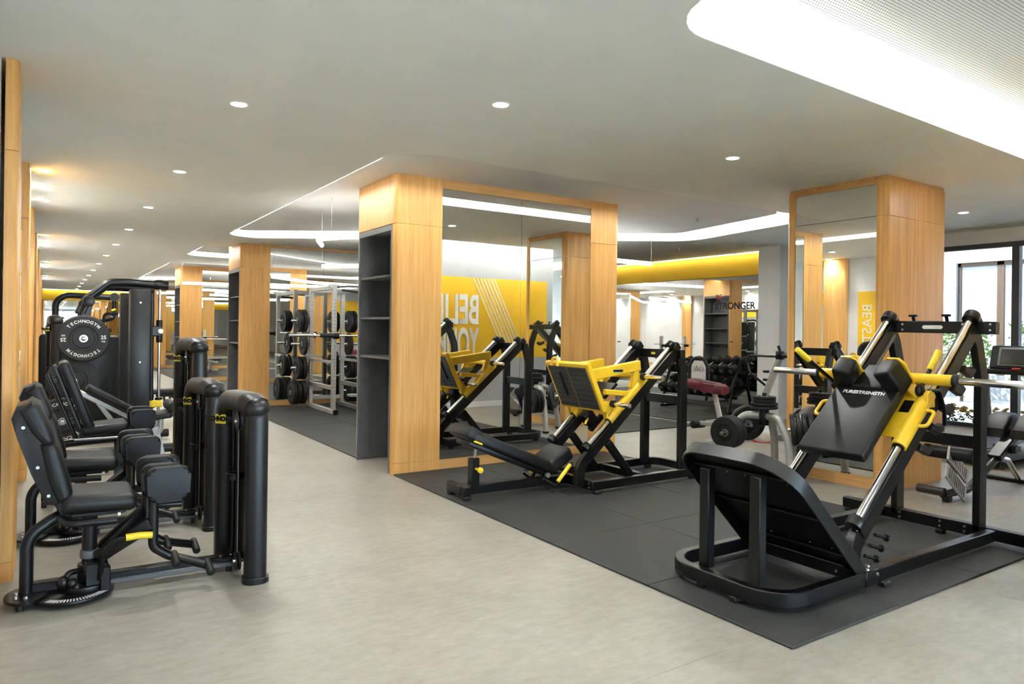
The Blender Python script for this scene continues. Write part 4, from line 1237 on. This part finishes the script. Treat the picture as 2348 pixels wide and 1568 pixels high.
obj('base', MB().bb(.05, 1.1, 13.55, 13.65, 0, .08, .01).bb(.1, .18, 13.3, 13.9, 0, .08, .01), 'black', pd)
obj('seat_pad', MB().box((.75, 13.6, .5), (.36, .36, .08), None, .03, 3), 'leather', pd)
obj('seat_post', MB().bb(.71, .79, 13.56, 13.64, .08, .47, .006), 'black', pd)

fb = thing('flat_bench', 'black flat bench with bent end legs standing in the aisle', 'bench', (1.3, 11.9, 0))
obj('pad', MB().box((1.28, 11.9, .49), (.92, .30, .07), None, .028, 3), 'leather', fb)
for x in (.88, 1.70):
    s = 1 if x > 1.2 else -1
    obj('leg', MB().tube([(x - s * .3, 11.9, .435), (x - s * .08, 11.9, .43), (x, 11.9, .35), (x, 11.9, .0)], .028, .08, 12), 'black', fb)
obj('crossbar', MB().bb(.9, 1.68, 11.87, 11.93, .1, .18, .006), 'black', fb)
for x in (1.25, 1.34, 1.5, 1.58): obj('strap_handle', MB().cyl((x, 11.8, .42), (x + .02, 11.8, .25), .017, 10), 'rubber', fb)

st = thing('aerobic_step', 'red and black aerobic step block at the foot of the far pilasters', 'step', (.05, 16.9, 0))
obj('riser', MB().bb(-.1, .2, 16.6, 17.2, 0, .08, .01), 'red', st)
obj('middle', MB().bb(-.09, .19, 16.62, 17.18, .08, .15, .01), 'black', st)
obj('top', MB().bb(-.1, .2, 16.6, 17.2, .15, .19, .01), 'red', st)

# ------------------------------------------------------------------ silver power rack with stored bumper plates
def power_rack():
    p = thing('power_rack', 'silver power rack with barbell and stored bumper plates between the mirrored columns', 'gym machine', (4.7, 12.4, MAT))
    A = obj
    XA, XB = 4.12, 4.72
    YA, YB = 11.75, 13.0
    Ht = 2.24
    holes = MB()
    for x in (XA, XB):
        for y in (YA, YB):
            u = A('upright', MB().bb(x - .035, x + .035, y - .04, y + .04, MAT, Ht, .005), 'silver', p)
            hb = MB()
            for k in range(28):
                z = .35 + k * .06
                hb.cyl((x, y - .0405, z), (x, y - .043, z), .009, 6).cyl((x - .0355, y, z), (x - .038, y, z), .009, 6)
            tag(A('hole_row', hb, 'grey', u), kind='stuff')
        A('foot_beam', MB().bb(x - .04, x + .04, YA - .12, YB + .1, MAT, MAT + .075, .006), 'silver', p)
        A('foot_cap', MB().bb(x - .043, x + .043, YA - .15, YA - .1, MAT, MAT + .08, .006), 'black', p)
        A('side_beam', MB().bb(x - .03, x + .03, YA, YB, Ht - .09, Ht - .02, .005), 'silver', p)
        A('side_beam', MB().bb(x - .03, x + .03, YA, YB, .42, .49, .005), 'silver', p)
        A('spotter_arm', MB().bb(x - .055, x - .03, YA - .02, YB + .02, 0.88, .93, .004), 'silver', p)
        A('j_hook', MB().bb(x - .05, x + .05, YA - .13, YA - .035, 1.305, 1.343, .004).bb(x - .05, x + .05, YA - .13, YA - .112, 1.305, 1.40, .004), 'black', p)
    A('rear_beam', MB().bb(XA, XB, YB - .03, YB + .03, Ht - .09, Ht - .02, .005), 'silver', p)
    A('rear_beam', MB().bb(XA, XB, YB - .03, YB + .03, .15, .22, .005), 'silver', p)
    A('chin_bar', MB().tube([(XA, YA, Ht - .05), (XA + .2, YA - .1, Ht - .03), (XB - .2, YA - .1, Ht - .03), (XB, YA, Ht - .05)], .02, .08, 12), 'grey', p)
    A('front_plate', MB().bb(XA - .1, XA + .08, YA - .03, YA + .03, Ht - .07, Ht, .006), 'silver', p)
    A('chin_grip', MB().cyl((XA + .1, YA - .1, Ht - .1), (XA + .4, YA - .05, Ht - .12), .02, 10), 'black', p)
    # storage posts behind with pegs to both sides
    for s, x in ((-1, XA), (1, XB)):
        for k, z in enumerate((1.60, 1.17, .73, .28)):
            A('storage_peg', MB().cyl((x + s * .03, YB + .02, z + MAT), (x + s * .36, YB + .02, z + MAT), .024, 14, bev=.004), 'chrome', p)
    A('step_plate', MB().bb(XB - .32, XB - .05, YA - .1, YA + .1, .30, .34, .005), 'silver', p)
    return p
power_rack()
bar = thing('barbell', 'long steel barbell racked in the silver power rack', 'barbell', (4.42, 11.66, 1.36))
obj('shaft', MB().cyl((3.75, 11.66, 1.36), (5.09, 11.66, 1.36), .015, 14), 'chrome', bar)
for s in (-1, 1):
    x = 4.42 + s * .67
    obj('sleeve', MB().cyl((x, 11.66, 1.36), (x + s * .42, 11.66, 1.36), .026, 16, bev=.004), 'steel', bar)
    obj('collar', MB().cyl((x - s * .02, 11.66, 1.36), (x + s * .02, 11.66, 1.36), .042, 16, bev=.004), 'chrome', bar)
    obj('grip_pad', MB().cyl((x - s * .42, 11.66, 1.36), (x - s * .1, 11.66, 1.36), .036, 16, bev=.006), 'rubber', bar)
bump0 = None
rows = ('top', 'second', 'third', 'lowest')
rad = (.212, .206, .214, .222)
for s, x, side in ((-1, 4.12, 'aisle side'), (1, 4.72, 'window side')):
    for k, z in enumerate((1.60, 1.17, .73, .28)):
        for j in range((2, 1, 2, 3)[k]):
            t = (.075, .07, .085, .085)[k]
            o = (x + s * (.08 + j * (t + .006) + t / 2 + .02), 13.02, z + MAT - .002)
            lab = '%s of the stored bumper plates on the %s peg, rack %s' % (('inner', 'next', 'outer')[j].capitalize(), rows[k], side)
            plate('black bumper plate, %s on the %s peg, %s of the power rack' % (('innermost', 'second', 'outermost')[j], rows[k], side), o, (s, 0, 0), rad[k], t, None, 'bumper plates stored on the power rack', 'bumper_plate')

# ------------------------------------------------------------------ silver bench press farther along
bp_ = thing('bench_press', 'silver bench press with black pad past the second mirrored column', 'gym machine', (4.5, 17.2, MAT))
for x in (3.95, 5.05):
    obj('upright', MB().bb(x - .04, x + .04, 17.15, 17.25, MAT, 1.35, .006), 'silverw', bp_)
    obj('foot', MB().bb(x - .04, x + .04, 16.8, 17.7, MAT, MAT + .07, .006), 'silverw', bp_)
    obj('bar_hook', MB().bb(x - .05, x + .05, 17.02, 17.15, .98, 1.06, .006), 'black', bp_)
    obj('horn', MB().cyl((x, 17.25, .6), (x + (.25 if x > 4.5 else -.25), 17.25, .6), .024, 12), 'chrome', bp_)
obj('crossbar', MB().bb(3.95, 5.05, 17.16, 17.24, .45, .53, .006), 'silverw', bp_)
obj('pad', MB().box((4.5, 16.6, .45), (.3, 1.2, .08), None, .03, 3), 'leather', bp_)
obj('bench_frame', MB().bb(4.46, 4.54, 16.05, 17.2, .33, .40, .006).bb(4.46, 4.54, 16.05, 16.12, MAT, .35, .006).bb(4.25, 4.75, 16.05, 16.12, MAT, .08, .006), 'silverw', bp_)
obj('bar', MB().cyl((3.5, 17.08, 1.08), (5.5, 17.08, 1.08), .015, 12), 'chrome', bp_)

# ------------------------------------------------------------------ plate tree
pt = thing('plate_tree', 'silver three-legged plate tree loaded with black plates beside the square column', 'plate rack', (6.18, 4.6, 0))
cx_, cy_ = 6.18, 4.6
obj('centre_post', MB().cyl((cx_, cy_, .55), (cx_, cy_, .715), .05, 18, bev=.008).cyl((cx_, cy_, .71), (cx_, cy_, .885), .022, 14, bev=.004), 'black', pt)
for dx, dy in ((-.10, .42), (.02, -.32), (.36, .12)):
    n_ = math.hypot(dx, dy)
    obj('leg', MB().tube([(cx_ + dx * .04 / n_, cy_ + dy * .04 / n_, .645), (cx_ + dx * .5, cy_ + dy * .5, .645), (cx_ + dx * .85, cy_ + dy * .85, .43), (cx_ + dx, cy_ + dy, .02)], .04, .15, 16, 7), 'silver', pt)
    obj('leg_foot', MB().cyl((cx_ + dx, cy_ + dy, 0), (cx_ + dx, cy_ + dy, .03), .05, 16, bev=.005), 'rubber', pt)
horn_a = V((6.16, 4.93, .46)); ha = V((-.92, -.20, -.02)).normalized()
horn_b = V((6.19, 4.40, .52)); hb_ = V((.55, -.75, .10)).normalized()
horn_c = V((6.24, 4.80, .52)); hc_ = V((.5, .8, .1)).normalized()
for q, dd_, l in ((horn_a, ha, .34), (horn_b, hb_, .37), (horn_c, hc_, .22)):
    obj('horn', MB().cyl(q, q + dd_ * l, .02, 14, bev=.004), 'steel', pt)
gp = 'plates on the plate tree'
for j in range(3):
    plate('black plate %s on the outward horn of the plate tree' % ('innermost', 'in the middle', 'outermost')[j], tuple(horn_a + ha * (.125 + .055 * j)), tuple(ha), .17, .048, None, gp)
for j in range(4):
    plate('black plate %s on the horn by the square column' % ('innermost', 'second', 'third', 'outermost')[j], tuple(horn_b + hb_ * (.11 + .055 * j)), tuple(hb_), .16, .048, None, gp)
plate('large black plate on the rear horn of the plate tree', tuple(horn_c + hc_ * .12), tuple(hc_), .19, .055, None, gp)
for j, (r, z) in enumerate(((.135, .735), (.135, .771), (.115, .804), (.115, .834))):
    plate('small black plate lying flat on the tree top, %s of four' % ('lowest', 'second', 'third', 'topmost')[j], (cx_, cy_, z), (0, 0, 1), r, .032, None, gp)

# ------------------------------------------------------------------ maroon padded bench
mb_ = thing('maroon_bench', 'silver bench with maroon chest pad and arched placard behind the leg press', 'bench', (7.75, 6.6, 0))
obj('chest_pad', MB().prism([(-.33, -.10), (-.25, -.17), (-.02, -.16), (.10, -.12), (.24, -.15), (.34, -.08), (.30, -.02), (.34, .08), (.24, .15), (.10, .12), (-.02, .16), (-.25, .17), (-.33, .10)], (7.72, 6.70, .745), (0, -1, -.12), (1, 0, 0), .12, .045, 4), 'maroon', mb_)
obj('pad_inlay', MB().prism(rrect(.30, .09, .04), (7.70, 6.69, .812), (.2, -1, -.12), (1, .2, 0), .01, .003), 'grey', mb_)
obj('post', MB().tube([(7.74, 6.58, .68), (7.78, 6.42, .03)], .036, 0, 14), 'silverw', mb_)
obj('foot_bar', MB().beam((7.72, 6.85, .21), (7.72, 6.12, .26), .05, .06, (0, 0, 1), .01), 'silver', mb_)
obj('foot_roller', MB().cyl((7.6, 6.84, .2), (7.84, 6.84, .2), .06, 18, bev=.02), 'rubber', mb_)
obj('base_bar', MB().bb(7.4, 8.15, 6.37, 6.45, 0, .05, .006), 'silver', mb_)
arch = [(7.85, 7.13, .78), (7.85, 7.13, 1.0), (7.85, 7.05, 1.13), (7.85, 6.87, 1.13), (7.85, 6.79, 1.0), (7.85, 6.79, .74)]
obj('arch_frame', MB().tube(arch, .024, .12, 12, 6), 'blackm', mb_)
pl_ = obj('placard', MB().prism([(-.13, -.17), (.13, -.17), (.13, .06), (.08, .13), (-.08, .13), (-.13, .06)], (7.85, 6.96, .96), (0, -1, 0), (0, 0, 1), .01), 'print', mb_)
for k in range(5):
    obj('print_mark', MB().tube([(7.843, 7.05 - .04 * k, .93), (7.843, 7.03 - .04 * k, 1.0 + .02 * (k % 2)), (7.843, 7.01 - .04 * k, .94)], .004, 0, 6), 'grey', pl_)
obj('arch_stem', MB().cyl((7.85, 6.96, .74), (7.80, 6.75, .70), .02, 12), 'silver', mb_)

# ------------------------------------------------------------------ silver lever row machine
rm = thing('row_machine', 'silver lever row machine with black looped handle before the white pillar', 'gym machine', (8.6, 6.4, 0))
obj('mast', MB().beam((8.6, 6.62, .04), (8.6, 6.14, 1.20), .06, .085, (0, 1, 0), .008), 'silver', rm)
obj('rear_mast', MB().beam((8.6, 6.60, .1), (8.6, 6.20, 1.12), .045, .05, (0, 1, 0), .008), 'black', rm)
obj('loop_handle', MB().tube([(8.6, 6.18, 1.17), (8.6, 6.66, 1.17), (8.6, 6.72, 1.08), (8.6, 6.66, .92), (8.6, 6.34, .72)], .017, .06, 12), 'black', rm)
obj('head_clamp', MB().box((8.6, 6.15, 1.19), (.09, .1, .12), None, .015, 2).cyl((8.6, 6.15, 1.25), (8.6, 6.18, 1.32), .02, 12), 'black', rm)
obj('cross_arm', MB().cyl((8.6, 6.14, 1.19), (8.6, 5.70, 1.19), .04, 14, bev=.006), 'black', rm)
for z in (.83, .95): obj('stop_peg', MB().cyl((8.6, 6.42, z), (8.6, 6.33, z), .02, 12, bev=.004), 'black', rm)
obj('base', MB().bb(8.55, 8.65, 5.6, 6.9, 0, .08, .008).bb(8.3, 8.9, 5.62, 5.70, 0, .07, .008).bb(8.3, 8.9, 6.82, 6.9, 0, .07, .008), 'silver', rm)
bd_ = thing('balance_dome', 'red and white balance dome on the floor behind the plate tree', 'balance trainer', (8.3, 6.2, 0))
dm_ = V((-.35, -.3, .9))
obj('dome', MB().lathe([(0, .13), (.08, .12), (.15, .08), (.19, .02), (.19, .0)], (8.3, 6.2, .09), dm_, 26), 'silverw', bd_)
obj('rim', MB().lathe([(.0, -.02), (.19, -.02), (.205, -.005), (.19, .015)], (8.3, 6.2, .085), dm_, 26), 'red', bd_)

# ------------------------------------------------------------------ dumbbell rack along the mirror
dr = thing('dumbbell_rack', 'black two-tier dumbbell rack against the wall mirror', 'rack', (10.75, 9.3, MAT))
ya_, yb2 = 8.32, 10.2
for y in (ya_ + .12, yb2 - .12):
    obj('end_frame', MB().tube([(10.32, y, MAT + .02), (10.42, y, .52), (10.62, y, .93), (10.72, y, .93), (10.98, y, MAT + .02)], .028, .1, 12), 'black', dr)
    obj('foot', MB().bb(10.28, 11.02, y - .03, y + .03, MAT, MAT + .04, .006), 'black', dr)
for x, z in ((10.72, .80), (10.52, .40)):
    R = Matrix.Rotation(-.42, 3, 'Y')
    obj('tray', MB().box((x, (ya_ + yb2) / 2, z), (.30, yb2 - ya_, .025), R, .006).box((x - .12, (ya_ + yb2) / 2, z - .08), (.02, yb2 - ya_, .06), R, .004), 'black', dr)
def dumbbell(o, d, r, label):
    p = thing('dumbbell', label, 'dumbbell', o, 'black dumbbells on the two-tier rack')
    o, d = V(o), V(d).normalized()
    L = .11 + r * .9
    obj('handle', MB().cyl(o - d * L * .6, o + d * L * .6, .016, 12), 'steel', p)
    for s in (-1, 1):
        a = o + d * s * L * .55
        b = o + d * s * L * 1.35
        hd = obj('head', MB().cyl(a, b, r, 10, r2=r, bev=r * .2), 'rubber', p)
        obj('cap', MB().cyl(b - d * s * .002, b + d * s * .003, r * .45, 14), 'grey', hd)
    return p
dd = V((.91, 0, .41))
for tier, (x, z, n) in enumerate(((10.73, .895, 8), (10.53, .49, 8))):
    for k in range(n):
        r = .085 - (.003 * (n - 1 - k) if tier == 0 else 0)
        y = yb2 - .14 - k * .222
        q = V(((10.72, 10.52)[tier], y, (.80, .40)[tier])) + V((-.408, 0, .913)) * (r + .0145)
        dumbbell(tuple(q), dd, r, 'black round-headed dumbbell on the %s tier of the rack, %s from the white pillar' % (('upper', 'lower')[tier], ('eighth', 'seventh', 'sixth', 'fifth', 'fourth', 'third', 'second', 'first')[k]))

# ------------------------------------------------------------------ back extension bench
be = thing('back_extension', 'black back extension bench with ribbed footplates beside the square column', 'bench', (7.6, 3.1, 0))
yh = 3.12
obj('main_beam', MB().tube([(6.74, yh, .07), (7.2, yh, .06), (7.55, yh, .20), (8.25, yh, .48)], .036, .15, 14, 7), 'black', be)
obj('rear_foot', MB().cyl((6.74, yh - .02, .09), (6.74, yh + .22, .09), .04, 16, bev=.008).bb(6.78, 6.86, yh - .03, yh + .03, 0, .06, .008), 'brown', be)
obj('front_leg', MB().tube([(7.85, yh, .30), (8.05, yh, .26), (8.32, yh, .03)], .026, .06, 12), 'chrome', be)
obj('front_foot', MB().bb(8.28, 8.36, yh - .3, yh + .3, 0, .04, .008), 'black', be)
fd = V((.72, -.05, -.60)).normalized()
fnv = V((-.45, -.62, .55)); fnv = (fnv - fd * fnv.dot(fd)).normalized()
fw = fnv.cross(fd).normalized()
for s in (-1, 1):
    c0_ = V((6.88, yh - .05, .25)) + fw * s * .095
    fp = obj('footplate', MB().prism(rrect(.40, .15, .012, 2), c0_, fd, fw, .02, .003), 'lgrey', be)
    for k in range(9):
        q = c0_ + fd * (-.15 + .0375 * k) + fnv * .012
        obj('rib', MB().beam(q - fw * .055, q + fw * .055, .006, .005, fnv, 0), 'grey', fp)
obj('roller_post', MB().beam((6.98, yh, .1), (6.86, yh, .40), .05, .04, (1, 0, 0)), 'black', be)
obj('ankle_roller', MB().cyl((6.86, yh - .2, .43), (6.86, yh + .2, .43), .06, 20, bev=.012), 'leather', be)
obj('carriage', MB().beam((7.75, yh, .30), (8.2, yh, .53), .12, .07, (0, 0, 1), .01).bb(7.95, 8.1, yh - .1, yh + .1, .34, .42, .01), 'black', be)
for s in (-1, 1):
    obj('hip_pad', MB().prism([(-.26, -.06), (-.22, .02), (-.05, .10), (.10, .09), (.20, .0), (.22, -.09), (.12, -.03), (-.05, .01), (-.2, -.08)], (8.25, yh + s * .13, .60), (1, 0, .25), (-.25, 0, 1), .22, .03, 3), 'leather', be)

# ------------------------------------------------------------------ treadmills facing the window
def treadmill(label, y, first=[None]):
    if first[0]:
        return dup(first[0], (9.9, y, 0), 0, label)
    p = thing('treadmill', label, 'treadmill', (9.9, y, 0), 'treadmills facing the window')
    first[0] = p
    obj('deck', MB().bb(8.9, 10.7, y - .42, y + .42, .08, .22, .03, 3), 'grey', p)
    obj('belt', MB().bb(8.92, 10.25, y - .26, y + .26, .215, .228, .004), 'rubber', p)
    obj('motor_hood', MB().prism([(0, 0), (.5, 0), (.48, .10), (.10, .13), (0, .06)], (10.25, y, .2), (1, 0, 0), (0, 0, 1), .80, .03, 3), 'grey', p)
    for s in (-1, 1):
        obj('upright', MB().beam((10.5, y + s * .40, .2), (10.35, y + s * .40, 1.05), .06, .10, (0, 1, 0), .015), 'grey', p)
        obj('handrail', MB().tube([(10.35, y + s * .40, 1.0), (10.0, y + s * .40, .98), (9.7, y + s * .40, .9)], .025, .1, 12), 'black', p)
        for x in (9.0, 10.6): obj('rubber_foot', MB().cyl((x, y + s * .36, 0), (x, y + s * .36, .09), .03, 12), 'rubber', p)
    obj('dashboard', MB().beam((10.33, y - .42, 1.04), (10.33, y + .42, 1.04), .14, .07, (0, 0, 1), .015, 2), 'black', p)
    c = obj('console', MB().box((10.40, y, 1.22), (.06, .68, .32), Matrix.Rotation(.30, 3, 'Y'), .03, 3), 'blackm', p)
    obj('bezel', MB().box((10.365, y, 1.235), (.02, .48, .25), Matrix.Rotation(.30, 3, 'Y'), .012, 2), 'grey', c)
    obj('screen', MB().box((10.352, y, 1.235), (.01, .42, .20), Matrix.Rotation(.30, 3, 'Y'), .004), 'screen', c)
    obj('stop_key', MB().bb(10.25, 10.30, y - .05, y + .05, 1.07, 1.095, .008), 'red', p)
    return p
treadmill('treadmill with dark console facing the tall window', 3.9)
treadmill('treadmill facing the window beside the white pillar', 5.35)

# ------------------------------------------------------------------ flowers and shrubs outside the window
def tuft(mb, c, n, spread, hgt, w, rng):
    for k in range(n):
        a = rng.uniform(0, 2 * PI); r = spread * math.sqrt(rng.random())
        b = V(c) + V((r * math.cos(a), r * math.sin(a), rng.uniform(0, hgt)))
        d = V((rng.uniform(-1, 1), rng.uniform(-1, 1), rng.uniform(-.2, 1))).normalized()
        s = d.cross(V((rng.uniform(-1, 1), rng.uniform(-1, 1), .3))).normalized()
        l = w * rng.uniform(1.5, 2.6)
        mb.quad(b - s * w * .2, b + d * l * .5 - s * w * .5, b + d * l, b + d * l * .5 + s * w * .5)
    return mb
rng = random.Random(3)
tag(obj('planter_bed', MB().bb(12.1, 13.0, 3.0, 7.6, -.12, .02, .02, 2), 'bark'), 'low soil bed along the outside of the window', 'flower bed')
for k in range(14):
    y = 3.3 + k * .305
    x = 12.5 + rng.uniform(-.2, .2)
    fp = thing('marigold_plant', 'orange flowering plant in the bed outside the window', 'plant', (x, y, .02), 'orange flowers outside the window')
    tag(obj('foliage', tuft(MB(), (x, y, .05), 60, .16, .18, .035, rng), 'leaf', fp, recalc=False), kind='stuff')
    for j in range(9):
        a = rng.uniform(0, 2 * PI); r = rng.uniform(.02, .17)
        q = V((x + r * math.cos(a), y + r * math.sin(a), rng.uniform(.24, .34)))
        bl = MB()
        for i in range(3): bl.lathe([(0, .0 + .012 * i), (.045 - .012 * i, .018 + .014 * i), (.03 - .008 * i, .03 + .012 * i), (0, .024 + .012 * i)], q, (rng.uniform(-.4, .4), rng.uniform(-.4, .4), 1), 7)
        obj('blossom', bl, 'petal', fp)
for k in range(5):
    y = 5.0 + k * 1.65
    sh = thing('shrub', 'light green shrub against the building across the court', 'shrub', (18.8, y, -.12), 'shrubs across the court')
    tag(obj('foliage', tuft(MB(), (18.8, y, .3), 900, .6, 1.5, .06, rng), 'leaf', sh, recalc=False), kind='stuff')
    obj('stem', MB().cyl((18.8, y, -.12), (18.8, y, .9), .04, 8), 'bark', sh)

# reflected lettering, put straight onto the mirror glass
vs = thing('reflected_slogan', 'dark lettering reading BE STRONGER set high on the wall mirror as a painted reflection', 'lettering', (XR - .014, 9.6, 1.95))
lettering('lettering', 'BE', (XR - .0145, 9.5, 2.2), (0, -1, 0), (0, 0, 1), .15, 'red', vs, .0008)
lettering('lettering', 'STRONGER', (XR - .0145, 9.12, 2.02), (0, -1, 0), (0, 0, 1), .19, 'black', vs, .0008, .004)
